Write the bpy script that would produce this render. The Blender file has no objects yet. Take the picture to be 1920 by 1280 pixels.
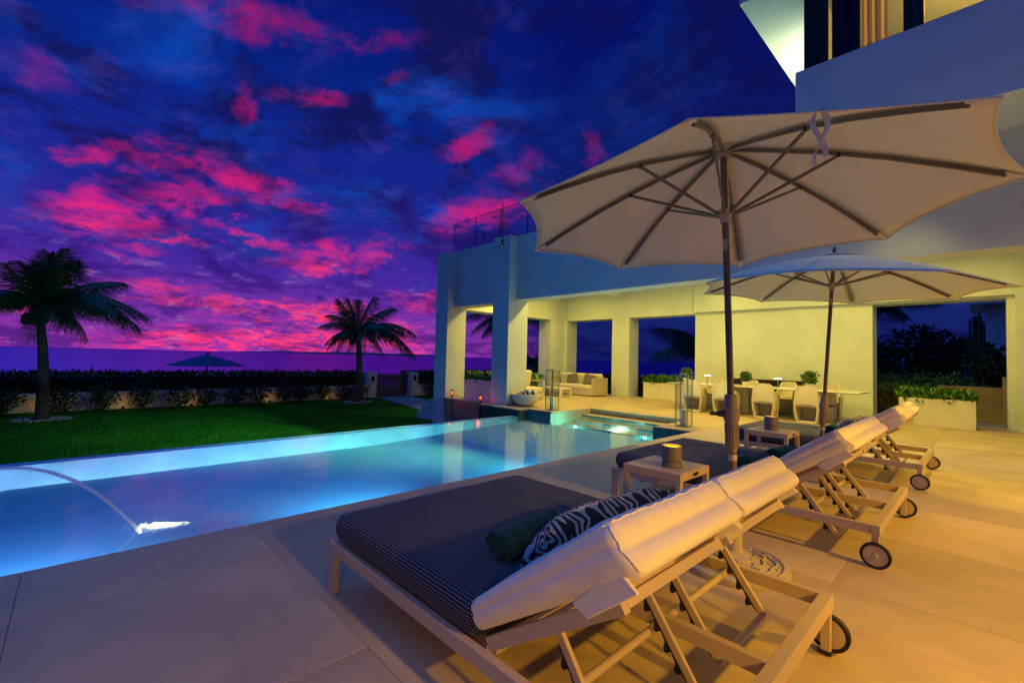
import bpy, bmesh, math, random
from mathutils import Vector, Matrix, noise
random.seed(11)
sc = bpy.context.scene
COL = sc.collection
R_ = math.radians
PI = math.pi

# ------------------------------------------------------------------ camera
FPX, PITCH, YAW, ROLL, CH = 853.0, math.atan(31.5/853.0), R_(46.3), R_(1.40), 1.2
fw = Vector((-math.sin(YAW)*math.cos(PITCH), math.cos(YAW)*math.cos(PITCH), math.sin(PITCH)))
r0 = Vector((math.cos(YAW), math.sin(YAW), 0)); u0 = r0.cross(fw)
cr = r0*math.cos(ROLL) + u0*math.sin(ROLL)
cu = -r0*math.sin(ROLL) + u0*math.cos(ROLL)
cam = bpy.data.cameras.new('camera'); camo = bpy.data.objects.new('camera', cam); COL.objects.link(camo)
camo.matrix_world = Matrix(((cr.x, cu.x, -fw.x, 0), (cr.y, cu.y, -fw.y, 0), (cr.z, cu.z, -fw.z, CH), (0, 0, 0, 1)))
cam.sensor_width = 36; cam.lens = FPX/1920*36; cam.clip_start = 0.05; cam.clip_end = 60000
sc.camera = camo

# ------------------------------------------------------------------ render / exposure
sc.render.engine = 'CYCLES'
cy = sc.cycles
cy.use_denoising = True
try: cy.denoiser = 'OPENIMAGEDENOISE'
except Exception: pass
cy.max_bounces = 6; cy.diffuse_bounces = 3; cy.glossy_bounces = 3; cy.transmission_bounces = 4; cy.transparent_max_bounces = 12
cy.sample_clamp_indirect = 4.0; cy.caustics_reflective = False; cy.caustics_refractive = False
sc.view_settings.view_transform = 'Standard'; sc.view_settings.look = 'None'
sc.view_settings.exposure = 0; sc.view_settings.gamma = 1; sc.view_settings.use_curve_mapping = False

# ------------------------------------------------------------------ world: dusk sky, laid out by compass direction
W = bpy.data.worlds.new('World'); sc.world = W; W.use_nodes = True
nt = W.node_tree; nt.nodes.clear()
class NT:
    def __init__(s, nt): s.nt = nt
    def n(s, t, **k):
        o = s.nt.nodes.new(t)
        for a, b in k.items(): setattr(o, a, b)
        return o
    def put(s, sock, v):
        if hasattr(v, 'is_output') or isinstance(v, bpy.types.NodeSocket): s.nt.links.new(v, sock)
        elif v is not None: sock.default_value = v
    def m(s, op, a, b=None, c=None, clamp=False):
        o = s.n('ShaderNodeMath', operation=op, use_clamp=clamp)
        for i, v in enumerate((a, b, c)):
            if v is not None: s.put(o.inputs[i], v)
        return o.outputs[0]
    def vm(s, op, a, b=None, out=0):
        o = s.n('ShaderNodeVectorMath', operation=op)
        s.put(o.inputs[0], a)
        if b is not None: s.put(o.inputs[3 if op == 'SCALE' else 1], b)
        return o.outputs[out]
    def mr(s, v, a, b, c=0.0, d=1.0, smooth=True):
        o = s.n('ShaderNodeMapRange', interpolation_type='SMOOTHSTEP' if smooth else 'LINEAR')
        for i, x in enumerate((v, a, b, c, d)): s.put(o.inputs[i], x)
        return o.outputs[0]
    def mix(s, f, a, b, mode='MIX'):
        o = s.n('ShaderNodeMix', data_type='RGBA', blend_type=mode)
        s.put(o.inputs[0], f); s.put(o.inputs[6], a if not isinstance(a, tuple) else (*a[:3], 1)); s.put(o.inputs[7], b if not isinstance(b, tuple) else (*b[:3], 1))
        return o.outputs[2]
    def noise(s, vec, scale, detail=4, rough=.55, dist=0, out=0, lac=2.0):
        o = s.n('ShaderNodeTexNoise'); 
        if vec is not None: s.put(o.inputs['Vector'], vec)
        o.inputs['Scale'].default_value = scale; o.inputs['Detail'].default_value = detail
        o.inputs['Roughness'].default_value = rough; o.inputs['Distortion'].default_value = dist
        return o.outputs[out]
    def ramp(s, f, stops, interp='LINEAR'):
        o = s.n('ShaderNodeValToRGB'); o.color_ramp.interpolation = interp
        e = o.color_ramp.elements
        while len(e) < len(stops): e.new(0.5)
        for i, (p, c) in enumerate(stops): e[i].position = p; e[i].color = (*c[:3], 1)
        s.put(o.inputs[0], f); return o.outputs[0]

def build_sky():
    g = NT(nt)
    tc = g.n('ShaderNodeTexCoord').outputs['Generated']
    d = g.vm('NORMALIZE', tc)
    sx = g.n('ShaderNodeSeparateXYZ'); g.put(sx.inputs[0], d)
    x, y, z = sx.outputs
    DEG = 180/PI
    el = g.m('MULTIPLY', g.m('ARCSINE', z), DEG)
    az = g.m('MULTIPLY', g.m('ARCTAN2', x, y), DEG)
    # cloud-deck coordinates: the sheet seen in perspective, finer towards the horizon
    den = g.m('ADD', g.m('MAXIMUM', z, 0.0), 0.22)
    cx = g.n('ShaderNodeCombineXYZ'); g.put(cx.inputs[0], g.m('DIVIDE', x, den)); g.put(cx.inputs[1], g.m('DIVIDE', y, den))
    P = cx.outputs[0]
    n1 = g.noise(P, 2.6, 9, .66, .35)
    n2 = g.noise(g.vm('ADD', P, (7.3, 2.1, 0.4)), 1.9, 8, .62, .5)
    n3 = g.noise(g.vm('ADD', P, (1.7, 9.1, 3.4)), 6.5, 6, .66, .4)
    # clear-sky colour by height
    t = g.m('DIVIDE', g.m('MAXIMUM', el, 0.0), 60.0, clamp=True)
    base = g.ramp(t, [(0.0, (.30, .034, .40)), (.07, (.19, .030, .38)), (.15, (.060, .020, .33)), (.26, (.012, .020, .28)), (.45, (.002, .017, .22)), (.62, (.002, .009, .16)), (1.0, (.002, .008, .13))])
    east = g.ramp(t, [(0.0, (.006, .010, .12)), (.12, (.008, .018, .14)), (.35, (.005, .010, .12)), (.62, (.001, .004, .12)), (1.0, (.001, .004, .12))])
    hl_ = g.m('SQRT', g.m('ADD', g.m('ADD', g.m('MULTIPLY', x, x), g.m('MULTIPLY', y, y)), 1e-6))
    toward = g.m('DIVIDE', g.m('ADD', g.m('MULTIPLY', x, math.sin(R_(-78))), g.m('MULTIPLY', y, math.cos(R_(-78)))), hl_)
    fe = g.mr(toward, .93, .75)
    base = g.mix(fe, base, east)
    # cloud bodies, dark against the light, and the brighter blue breaks
    dark = g.mr(n1, .46, .58)
    dcol = g.ramp(t, [(0.0, (.085, .014, .23)), (.15, (.035, .008, .19)), (.35, (.007, .007, .085)), (1.0, (.004, .005, .045))])
    dcol = g.mix(fe, dcol, (.004, .005, .075))
    c = g.mix(g.m('MULTIPLY', dark, .88), base, dcol)
    brk = g.m('MULTIPLY', g.m('MULTIPLY', g.mr(n2, .50, .66), g.mr(el, 5.0, 18.0)), g.mr(fe, 0, 1, 1, .25))
    c = g.mix(g.m('MULTIPLY', brk, .85), c, (.004, .060, .46))
    hi = g.m('MULTIPLY', g.mr(n3, .5, .74), g.mr(el, 2.0, 9.0, 0.0, .5))
    c = g.mix(g.m('MULTIPLY', hi, .55), c, g.mix(fe, (.10, .06, .42), (.03, .045, .22)))
    # afterglow on the cloud bellies: patches in azimuth/elevation, torn by noise
    wn = g.noise(P, 3.4, 7, .68, 0, 1)
    ws = g.vm('SUBTRACT', wn, (.5, .5, .5))
    cb = g.n('ShaderNodeCombineXYZ'); g.put(cb.inputs[0], az); g.put(cb.inputs[1], el)
    q = g.vm('ADD', cb.outputs[0], g.vm('MULTIPLY', ws, (11.0, 7.5, 0)))
    tot = None
    for (a0, e0, ra, re, rot, st) in BLOBS:
        mp = g.n('ShaderNodeMapping', vector_type='TEXTURE')
        g.put(mp.inputs[0], q); mp.inputs[1].default_value = (a0, e0, 0); mp.inputs[2].default_value = (0, 0, R_(rot)); mp.inputs[3].default_value = (ra, re, 1)
        ln = g.vm('LENGTH', mp.outputs[0], out=1)
        v = g.mr(ln, 0.30, 1.45, st, 0.0)
        tot = v if tot is None else g.m('MAXIMUM', tot, v)
    tear = g.mr(g.noise(g.vm('ADD', P, (3.3, 1.1, 8.0)), 5.0, 9, .70, .5), .37, .60)
    tear2 = g.mr(n1, .66, .42, .45, 1.0)
    pm = g.m('MULTIPLY', g.m('MULTIPLY', tot, tear), tear2, clamp=True)
    pink = g.ramp(t, [(0.0, (1.35, .045, .19)), (.05, (1.3, .06, .14)), (.14, (1.0, .045, .16)), (.22, (.80, .018, .20)), (.40, (.62, .006, .13)), (.62, (.40, .004, .09)), (1.0, (.20, .003, .08))])
    c = g.mix(pm, c, pink)
    # pale gaps low down
    pale = g.m('MULTIPLY', g.m('MULTIPLY', g.mr(n3, .55, .72), g.mr(el, 14.0, 4.0)), g.mr(fe, .5, 0.0))
    c = g.mix(g.m('MULTIPLY', pale, .60), c, (.50, .18, .46))
    c = g.mix(g.mr(el, -0.3, -2.5), c, (.03, .012, .10))
    bg = g.n('ShaderNodeBackground'); g.put(bg.inputs[0], c); bg.inputs[1].default_value = 1.0
    # a little of the physical twilight sky underneath
    st = g.n('ShaderNodeTexSky', sky_type='NISHITA'); st.sun_disc = False; st.sun_elevation = R_(0.5); st.sun_rotation = R_(-72)
    b2 = g.n('ShaderNodeBackground'); g.put(b2.inputs[0], g.mix(1.0, st.outputs[0], (.0, .02, .6), 'MULTIPLY')); b2.inputs[1].default_value = 0.02
    ad = g.n('ShaderNodeAddShader'); g.put(ad.inputs[0], bg.outputs[0]); g.put(ad.inputs[1], b2.outputs[0])
    out = g.n('ShaderNodeOutputWorld'); g.put(out.inputs[0], ad.outputs[0])
    W.cycles.sampling_method = 'MANUAL'; W.cycles.sample_map_resolution = 1024

# (azimuth, elevation, half width, half height, tilt, strength), degrees
BLOBS = [(-77.6, 32.7, 8.3, 1.3, 11, 0.62), (-68.2, 33.9, 8.2, 0.9, 7, 0.62), (-88.3, 12.6, 5.1, 1.9, 8, 1.0), (-84.2, 14.2, 2.6, 1.6, 0, 0.8), (-90.2, 17.2, 2.0, 0.9, 11, 0.9), (-88.2, 18.8, 1.5, 0.6, 5, 0.8), (-82.9, 18.8, 3.9, 1.7, 0, 0.85), (-78.4, 18.0, 5.3, 1.5, -4, 0.95), (-80.7, 15.6, 2.8, 1.2, 0, 0.9), (-74.3, 18.3, 1.9, 1.0, 10, 0.7), (-77.4, 25.4, 1.2, 1.5, -16, 0.8), (-71.4, 27.2, 3.2, 0.8, 7, 0.8), (-62.0, 31.3, 1.7, 0.5, 14, 0.5), (-52.7, 25.2, 3.4, 1.0, 13, 0.7), (-50.4, 26.8, 2.3, 0.6, 19, 0.5), (-50.8, 18.0, 5.7, 2.1, 13, 0.85), (-46.1, 22.1, 3.3, 1.9, 27, 0.28), (-36.8, 25.2, 1.0, 2.1, 29, 0.22), (-72.0, 16.1, 3.7, 0.9, -2, 0.85), (-75.5, 15.9, 1.8, 0.7, -7, 0.7), (-76.6, 12.2, 4.2, 0.6, -5, 0.8), (-83.6, 10.8, 2.0, 0.5, -5, 0.8), (-86.2, 16.9, 1.3, 0.6, 14, 0.6), (-93.9, 23.0, 1.3, 1.9, 54, 0.26), (-69.0, 11.1, 5.1, 1.6, 10, 0.8), (-63.6, 12.4, 3.8, 1.2, 13, 0.6), (-72.6, 4.8, 8.7, 1.2, 1, 1.0), (-78.8, 4.7, 3.0, 0.7, -3, 0.6), (-72.5, 1.3, 12.4, 1.3, 1, 1.15), (-81.4, 0.8, 6.8, 0.7, 2, 0.9), (-86.1, 0.5, 3.8, 0.4, 2, 0.6), (-63.3, 3.5, 5.0, 1.0, -1, 0.8), (-84.2, 6.1, 4.9, 0.8, 1, 0.55), (-92.3, 4.2, 2.0, 0.7, 6, 0.4), (-59.5, 1.7, 4.5, 0.9, 2, 0.7), (-86.8, 9.4, 2.8, 0.7, -1, 0.45), (-57.1, 7.1, 3.3, 1.2, 3, 0.5), (-108, 8, 9, 2.5, 0, 0.7), (-118, 18, 8, 3, 10, 0.6), (-128, 4, 14, 2, 0, 0.7), (-140, 12, 9, 3, 0, 0.5), (-112, 30, 9, 3, -10, 0.5)]
build_sky()

# one broad, dim twilight lamp: the afterglow-lit dome overhead
SUN_E, SUN_C, SUN_A = 0.86, (.0, .28, 1.0), 60
sl = bpy.data.lights.new('twilight_sun', 'SUN'); sl.energy = SUN_E; sl.color = SUN_C; sl.angle = R_(SUN_A)
so = bpy.data.objects.new('twilight_sun', sl); COL.objects.link(so)
so.rotation_euler = Vector((.70, .28, -1.0)).to_track_quat('-Z', 'Y').to_euler()

# lamp strengths (watts) and colours
YEL = (1.0, .68, .10); AMB = (1.0, .48, .0)
P_PAV, P_SOF, P_SCON, P_POOL, P_FLOOD, P_ROOM = 39, 140, 385, 2050, 9500, 100

# ------------------------------------------------------------------ helpers
def link(o, parent=None):
    COL.objects.link(o)
    if parent: o.parent = parent
    return o
def tag(o, label=None, cat=None, group=None, kind=None):
    if label: o['label'] = label
    if cat: o['category'] = cat
    if group: o['group'] = group
    if kind: o['kind'] = kind
    return o
def thing(name, label, cat, loc=(0, 0, 0), rz=0.0, group=None):
    o = bpy.data.objects.new(name, None); o.empty_display_size = .1
    o.location = loc; o.rotation_euler = (0, 0, rz); COL.objects.link(o)
    return tag(o, label, cat, group)
def copy_tree(o, parent=None):
    c = o.copy(); COL.objects.link(c)
    if parent: c.parent = parent
    for ch in list(o.children): copy_tree(ch, c)
    return c

class MB:
    def __init__(s): s.v = []; s.f = []; s.uv = None
    def add(s, vs, fs):
        b = len(s.v); s.v += [tuple(v) for v in vs]; s.f += [tuple(i+b for i in f) for f in fs]; return s
    def box(s, x0, x1, y0, y1, z0, z1):
        return s.add([(x0,y0,z0),(x1,y0,z0),(x1,y1,z0),(x0,y1,z0),(x0,y0,z1),(x1,y0,z1),(x1,y1,z1),(x0,y1,z1)],
                     [(3,2,1,0),(4,5,6,7),(0,1,5,4),(1,2,6,5),(2,3,7,6),(3,0,4,7)])
    def bar(s, p, q, w, h, up=(0,0,1)):
        p = Vector(p); q = Vector(q); d = (q-p).normalized(); u = Vector(up); sd = d.cross(u)
        if sd.length < 1e-4: sd = d.cross(Vector((1,0,0)))
        sd.normalize(); u = sd.cross(d)
        vs = []
        for c in (p, q):
            for a, b in ((-1,-1),(1,-1),(1,1),(-1,1)): vs.append(c + sd*a*w/2 + u*b*h/2)
        return s.add(vs, [(3,2,1,0),(4,5,6,7),(0,1,5,4),(1,2,6,5),(2,3,7,6),(3,0,4,7)])
    def tube(s, pts, r, n=10, cap=True):
        pts = [Vector(p) for p in pts]
        rs = r if isinstance(r, (list, tuple)) else [r]*len(pts)
        b = len(s.v); prev = None
        for i, p in enumerate(pts):
            t = (pts[min(i+1, len(pts)-1)] - pts[max(i-1, 0)]).normalized()
            a = prev if prev is not None else (Vector((0,0,1)) if abs(t.z) < .9 else Vector((1,0,0)))
            a = (a - t*a.dot(t)).normalized(); prev = a; c = t.cross(a)
            for k in range(n):
                an = 2*PI*k/n; s.v.append(tuple(p + (a*math.cos(an) + c*math.sin(an))*rs[i]))
        for i in range(len(pts)-1):
            for k in range(n):
                k2 = (k+1) % n
                s.f.append((b+i*n+k, b+i*n+k2, b+(i+1)*n+k2, b+(i+1)*n+k))
        if cap:
            s.f.append(tuple(b+k for k in reversed(range(n)))); s.f.append(tuple(b+(len(pts)-1)*n+k for k in range(n)))
        return s
    def lathe(s, prof, n=24, c=(0,0,0)):
        b = len(s.v)
        for r, z in prof:
            for k in range(n):
                a = 2*PI*k/n; s.v.append((c[0]+r*math.cos(a), c[1]+r*math.sin(a), c[2]+z))
        for i in range(len(prof)-1):
            for k in range(n):
                k2 = (k+1) % n; s.f.append((b+i*n+k, b+i*n+k2, b+(i+1)*n+k2, b+(i+1)*n+k))
        if prof[0][0] > 1e-5: s.f.append(tuple(b+k for k in reversed(range(n))))
        if prof[-1][0] > 1e-5: s.f.append(tuple(b+(len(prof)-1)*n+k for k in range(n)))
        return s
    def ball(s, c, r, n=12, m=8, sz=1.0):
        return s.lathe([(max(r*math.sin(PI*i/m), 1e-6), -r*sz*math.cos(PI*i/m)) for i in range(m+1)], n, c)
    def prism(s, poly, d0, d1, axis='y'):
        n = len(poly); vs = []
        for d in (d0, d1):
            for a, b in poly: vs.append((a, d, b) if axis == 'y' else ((d, a, b) if axis == 'x' else (a, b, d)))
        return s.add(vs, [tuple(reversed(range(n))), tuple(range(n, 2*n))] + [(i, (i+1) % n, n+(i+1) % n, n+i) for i in range(n)])
    def build(s, name, mat, parent=None, smooth=False, bevel=0.0, seg=1, loc=None):
        me = bpy.data.meshes.new(name)
        me.from_pydata(s.v, [], s.f)
        if s.uv:
            ul = me.uv_layers.new(name='UVMap')
            for l in me.loops: ul.data[l.index].uv = s.uv[l.vertex_index]
        bm = bmesh.new(); bm.from_mesh(me)
        if bevel > 0:
            bmesh.ops.bevel(bm, geom=bm.edges[:], offset=bevel, segments=seg, affect='EDGES', profile=.6, clamp_overlap=True)
        if not s.uv: bmesh.ops.recalc_face_normals(bm, faces=bm.faces[:])
        bm.to_mesh(me); bm.free()
        if smooth:
            for p in me.polygons: p.use_smooth = True
            if smooth != 'all':
                try: me.set_sharp_from_angle(angle=R_(38))
                except Exception: pass
        if mat: me.materials.append(mat)
        o = bpy.data.objects.new(name, me)
        if loc: o.location = loc
        return link(o, parent)

def lamp(name, typ, loc, power, color, parent=None, size=.1, direction=None, spot=None, blend=.6):
    l = bpy.data.lights.new(name, typ); l.energy = power; l.color = color
    if typ == 'AREA': l.shape = 'DISK'; l.size = size
    elif typ == 'POINT': l.shadow_soft_size = size
    elif typ == 'SPOT': l.shadow_soft_size = size; l.spot_size = spot or R_(120); l.spot_blend = blend
    o = bpy.data.objects.new(name, l); o.location = loc
    if direction is not None: o.rotation_euler = Vector(direction).to_track_quat('-Z', 'Y').to_euler()
    return link(o, parent)

# ------------------------------------------------------------------ materials
def mat(name, base, rough=.6, metal=0.0, bump=0.0, bscale=40, var=.0, vscale=3, coat=0, spec=.5, obj=True, var2=None):
    m = bpy.data.materials.new(name); m.use_nodes = True
    g = NT(m.node_tree); b = m.node_tree.nodes['Principled BSDF']
    b.inputs['Roughness'].default_value = rough; b.inputs['Metallic'].default_value = metal
    b.inputs['Specular IOR Level'].default_value = spec
    if coat: b.inputs['Coat Weight'].default_value = coat
    co = g.n('ShaderNodeTexCoord').outputs['Object']
    if var > 0:
        f = g.noise(co, vscale, 6, .62)
        c2 = var2 or tuple(x*(1-var) for x in base)
        c1 = tuple(min(1, x*(1+var*.5)) for x in base)
        g.put(b.inputs['Base Color'], g.mix(g.mr(f, .3, .7), c2, c1))
        g.put(b.inputs['Roughness'], g.mr(f, .3, .7, min(1, rough*1.12), rough*.9))
    else: b.inputs['Base Color'].default_value = (*base, 1)
    if bump > 0:
        bp = g.n('ShaderNodeBump'); bp.inputs['Strength'].default_value = bump; bp.inputs['Distance'].default_value = .01
        g.put(bp.inputs['Height'], g.noise(co, bscale, 5, .6)); g.put(b.inputs['Normal'], bp.outputs[0])
    return m
def emis(name, col, st):
    m = bpy.data.materials.new(name); m.use_nodes = True
    b = m.node_tree.nodes['Principled BSDF']; b.inputs['Base Color'].default_value = (*col, 1)
    b.inputs['Emission Color'].default_value = (*col, 1); b.inputs['Emission Strength'].default_value = st
    return m
def glassy(name, tint=(.96, .98, .98), rough=.02, edge=1.0):
    m = bpy.data.materials.new(name); m.use_nodes = True; g = NT(m.node_tree); m.node_tree.nodes.clear()
    lw = g.n('ShaderNodeLayerWeight'); lw.inputs[0].default_value = .5
    fz = g.m('MULTIPLY_ADD', g.m('POWER', lw.outputs['Facing'], 4.0), .90, .045)
    tr = g.n('ShaderNodeBsdfTransparent'); tr.inputs[0].default_value = (*tint, 1)
    gl = g.n('ShaderNodeBsdfGlossy'); gl.inputs['Roughness'].default_value = rough
    mx = g.n('ShaderNodeMixShader'); g.put(mx.inputs[0], g.m('MULTIPLY', fz, edge, clamp=True)); g.put(mx.inputs[1], tr.outputs[0]); g.put(mx.inputs[2], gl.outputs[0])
    o = g.n('ShaderNodeOutputMaterial'); g.put(o.inputs[0], mx.outputs[0]); return m

M = {}
M['plaster'] = mat('white_plaster', (.62, .715, .75), .75, bump=.10, bscale=70, var=.09, vscale=1.1)
M['tile'] = None
def stone_tile():
    m = bpy.data.materials.new('pale_stone_tile'); m.use_nodes = True; g = NT(m.node_tree); b = m.node_tree.nodes['Principled BSDF']
    tc = g.n('ShaderNodeTexCoord'); geo = g.n('ShaderNodeNewGeometry').outputs['Position']; oi = g.n('ShaderNodeObjectInfo').outputs['Random']
    sh = g.vm('ADD', geo, g.vm('SCALE', (13.0, 7.0, 3.0), g.m('MULTIPLY', oi, 9.0)))
    f = g.noise(sh, 1.6, 7, .62, .6); f2 = g.noise(sh, 11, 6, .66, .2)
    v = g.vm('MULTIPLY', sh, (1.0, 6.0, 1.0)); f3 = g.noise(v, 1.1, 5, .55, .9)
    c = g.mix(g.mr(f, .3, .7), (.41, .33, .215), (.54, .44, .30))
    c = g.mix(g.m('MULTIPLY', g.mr(f3, .5, .72), .35), c, (.37, .30, .205))
    c = g.mix(g.m('MULTIPLY', g.mr(f2, .60, .72), .25), c, (.28, .23, .16))
    hs = g.n('ShaderNodeHueSaturation'); g.put(hs.inputs['Color'], c); g.put(hs.inputs['Value'], g.m('ADD', g.m('MULTIPLY', oi, .12), .94))
    g.put(b.inputs['Base Color'], hs.outputs[0])
    g.put(b.inputs['Roughness'], g.mr(f, .25, .75, .42, .62)); b.inputs['Specular IOR Level'].default_value = .4
    bp = g.n('ShaderNodeBump'); bp.inputs['Strength'].default_value = .12; bp.inputs['Distance'].default_value = .006
    g.put(bp.inputs['Height'], g.m('ADD', f2, f)); g.put(b.inputs['Normal'], bp.outputs[0])
    return m
M['tile'] = stone_tile()
M['grout'] = mat('grout', (.33, .27, .19), .9)
M['brownstone'] = mat('brown_stone', (.30, .22, .14), .6, bump=.15, bscale=25, var=.3, vscale=6)
M['bone'] = mat('bone_powder_coat', (.50, .41, .32), .42, bump=.02, bscale=300)
M['black'] = mat('black_plastic', (.012, .012, .014), .45)
M['rubber'] = mat('black_rubber', (.010, .010, .011), .6)
M['darkmetal'] = mat('dark_metal', (.02, .02, .024), .4, .6)
M['steel'] = mat('brushed_steel', (.45, .47, .47), .28, 1.0)
M['bronze'] = mat('bronze_pole', (.16, .12, .085), .38, .35)
M['alurib'] = mat('taupe_rib', (.20, .165, .13), .45, .2)
M['housing'] = mat('taupe_plastic', (.27, .22, .18), .5)
M['canvas'] = mat('cream_canvas', (.85, .85, .66), .85, bump=.08, bscale=600, var=.05, vscale=2)
M['canvaswhite'] = mat('white_cushion_canvas', (.80, .76, .68), .85, bump=.10, bscale=450, var=.06, vscale=4)
M['teal'] = mat('teal_terry', (.004, .085, .085), .95, bump=.6, bscale=260, var=.35, vscale=30)
M['cast'] = mat('cast_resin', (.42, .37, .31), .6, bump=.1, bscale=60, var=.12, vscale=8)
M['wax'] = emis('glowing_wax', (1.0, .58, .03), 1.25)
M['pot'] = mat('grey_ceramic', (.17, .16, .15), .5, bump=.05, bscale=30, var=.2, vscale=14)
M['ivory'] = mat('ivory_candle', (.85, .76, .52), .5)
M['chair'] = mat('cream_moulded_plastic', (.72, .68, .58), .5, bump=.02, bscale=200)
M['tabletop'] = mat('white_table', (.75, .74, .70), .15)
M['blackgloss'] = mat('black_lacquer', (.010, .009, .008), .3)
M['rattan'] = mat('cream_weave', (.55, .50, .40), .7, bump=.5, bscale=160, var=.15, vscale=60)
M['sofacush'] = mat('cream_upholstery', (.68, .64, .54), .9, bump=.12, bscale=320, var=.05)
M['planter'] = mat('white_planter', (.74, .72, .66), .6, bump=.05, bscale=50, var=.06, vscale=4)
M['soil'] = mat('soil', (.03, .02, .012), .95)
M['glass'] = glassy('clear_glass')
M['balglass'] = glassy('balustrade_glass', (.90, .93, .96), .01)
M['winglass'] = glassy('window_glass', (.85, .88, .92), .01)
M['fix'] = emis('lamp_lens', (1.0, .85, .5), 3.0)
M['flame'] = emis('torch_flame', (1.0, .10, .008), 2.2)
M['flamecore'] = emis('torch_flame_core', (1.0, .34, .05), 2.6)
M['lampwhite'] = emis('lamp_shade_white', (1.0, .86, .58), 6.0)
M['poollens'] = emis('pool_lens', (.75, .95, 1.0), 6.0)
M['stoneedge'] = mat('pebbles', (.34, .31, .30), .8, bump=.3, bscale=40, var=.4, vscale=20)
M['wood'] = mat('weathered_gate_wood', (.09, .085, .08), .8, bump=.3, bscale=30, var=.3, vscale=12)
M['trunk'] = mat('palm_trunk', (.075, .06, .05), .9, bump=.6, bscale=24, var=.4, vscale=9)
M['curtdark'] = mat('dark_drape', (.035, .04, .05), .9)
def sheer():
    m = bpy.data.materials.new('sheer_drape'); m.use_nodes = True; g = NT(m.node_tree); m.node_tree.nodes.clear()
    a = g.n('ShaderNodeBsdfDiffuse'); a.inputs[0].default_value = (.6, .48, .33, 1); b = g.n('ShaderNodeBsdfTranslucent'); b.inputs[0].default_value = (.75, .6, .4, 1)
    mx = g.n('ShaderNodeMixShader'); mx.inputs[0].default_value = .65; g.put(mx.inputs[1], a.outputs[0]); g.put(mx.inputs[2], b.outputs[0])
    o = g.n('ShaderNodeOutputMaterial'); g.put(o.inputs[0], mx.outputs[0]); return m
M['curtlight'] = None
M['curtlight'] = sheer()
M['red'] = mat('red_petal', (.45, .012, .02), .6)
M['navy'] = None

def leafmat(name, c1, c2, rough=.55):
    m = bpy.data.materials.new(name); m.use_nodes = True; g = NT(m.node_tree); b = m.node_tree.nodes['Principled BSDF']
    geo = g.n('ShaderNodeNewGeometry'); f = g.noise(geo.outputs['Position'], 2.2, 4, .6)
    r = geo.outputs['Random Per Island']
    c = g.mix(g.m('MULTIPLY_ADD', r, .6, g.m('MULTIPLY', f, .4)), c1, c2)
    g.put(b.inputs['Base Color'], c); b.inputs['Roughness'].default_value = rough
    return m
M['palm'] = leafmat('palm_leaf', (.012, .035, .006), (.035, .095, .014))
M['hedge'] = leafmat('hedge_leaf', (.010, .035, .004), (.030, .085, .010))
M['bush'] = leafmat('bush_leaf', (.018, .060, .006), (.055, .150, .016))
M['darkbush'] = leafmat('dark_bush_leaf', (.008, .028, .003), (.03, .085, .010))
M['bright'] = leafmat('planter_leaf', (.03, .11, .012), (.09, .26, .03))
M['treeleaf'] = leafmat('tree_leaf', (.008, .030, .004), (.028, .080, .008))

def lawn_mat():
    m = bpy.data.materials.new('lawn_grass'); m.use_nodes = True; g = NT(m.node_tree); b = m.node_tree.nodes['Principled BSDF']
    co = g.n('ShaderNodeNewGeometry').outputs['Position']
    f = g.noise(co, .55, 5, .6, .4); f2 = g.noise(co, 26, 6, .7); f3 = g.noise(co, 3.2, 5, .62)
    c = g.mix(g.mr(f, .35, .66), (.010, .11, .002), (.016, .19, .004))
    c = g.mix(g.m('MULTIPLY', g.mr(f3, .56, .70), .5), c, (.008, .045, .002))
    c = g.mix(g.m('MULTIPLY', g.mr(f2, .3, .7), .55), c, (.006, .035, .001))
    g.put(b.inputs['Base Color'], c); b.inputs['Roughness'].default_value = .9; b.inputs['Specular IOR Level'].default_value = .02
    bp = g.n('ShaderNodeBump'); bp.inputs['Strength'].default_value = .7; bp.inputs['Distance'].default_value = .03
    g.put(bp.inputs['Height'], f2); g.put(b.inputs['Normal'], bp.outputs[0]); return m
M['lawn'] = lawn_mat()

def water_mat():
    m = bpy.data.materials.new('pool_water'); m.use_nodes = True; g = NT(m.node_tree); m.node_tree.nodes.clear()
    co = g.n('ShaderNodeNewGeometry').outputs['Position']
    h = g.m('ADD', g.m('MULTIPLY', g.noise(co, 2.2, 3, .5, .4), 1.0), g.m('MULTIPLY', g.noise(co, 9, 3, .5, .2), .16))
    bp = g.n('ShaderNodeBump'); bp.inputs['Strength'].default_value = .10; bp.inputs['Distance'].default_value = .05; g.put(bp.inputs['Height'], h)
    lw = g.n('ShaderNodeLayerWeight'); lw.inputs[0].default_value = .5; g.put(lw.inputs['Normal'], bp.outputs[0])
    fz = g.m('MULTIPLY_ADD', g.m('POWER', lw.outputs['Facing'], 4.2), .95, .03, clamp=True)
    tr = g.n('ShaderNodeBsdfTransparent'); tr.inputs[0].default_value = (.82, .97, 1.0, 1)
    gl = g.n('ShaderNodeBsdfGlossy'); gl.inputs['Roughness'].default_value = .09; g.put(gl.inputs['Normal'], bp.outputs[0])
    mx = g.n('ShaderNodeMixShader'); g.put(mx.inputs[0], fz); g.put(mx.inputs[1], tr.outputs[0]); g.put(mx.inputs[2], gl.outputs[0])
    o = g.n('ShaderNodeOutputMaterial'); g.put(o.inputs[0], mx.outputs[0]); return m
M['water'] = water_mat()

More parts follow.
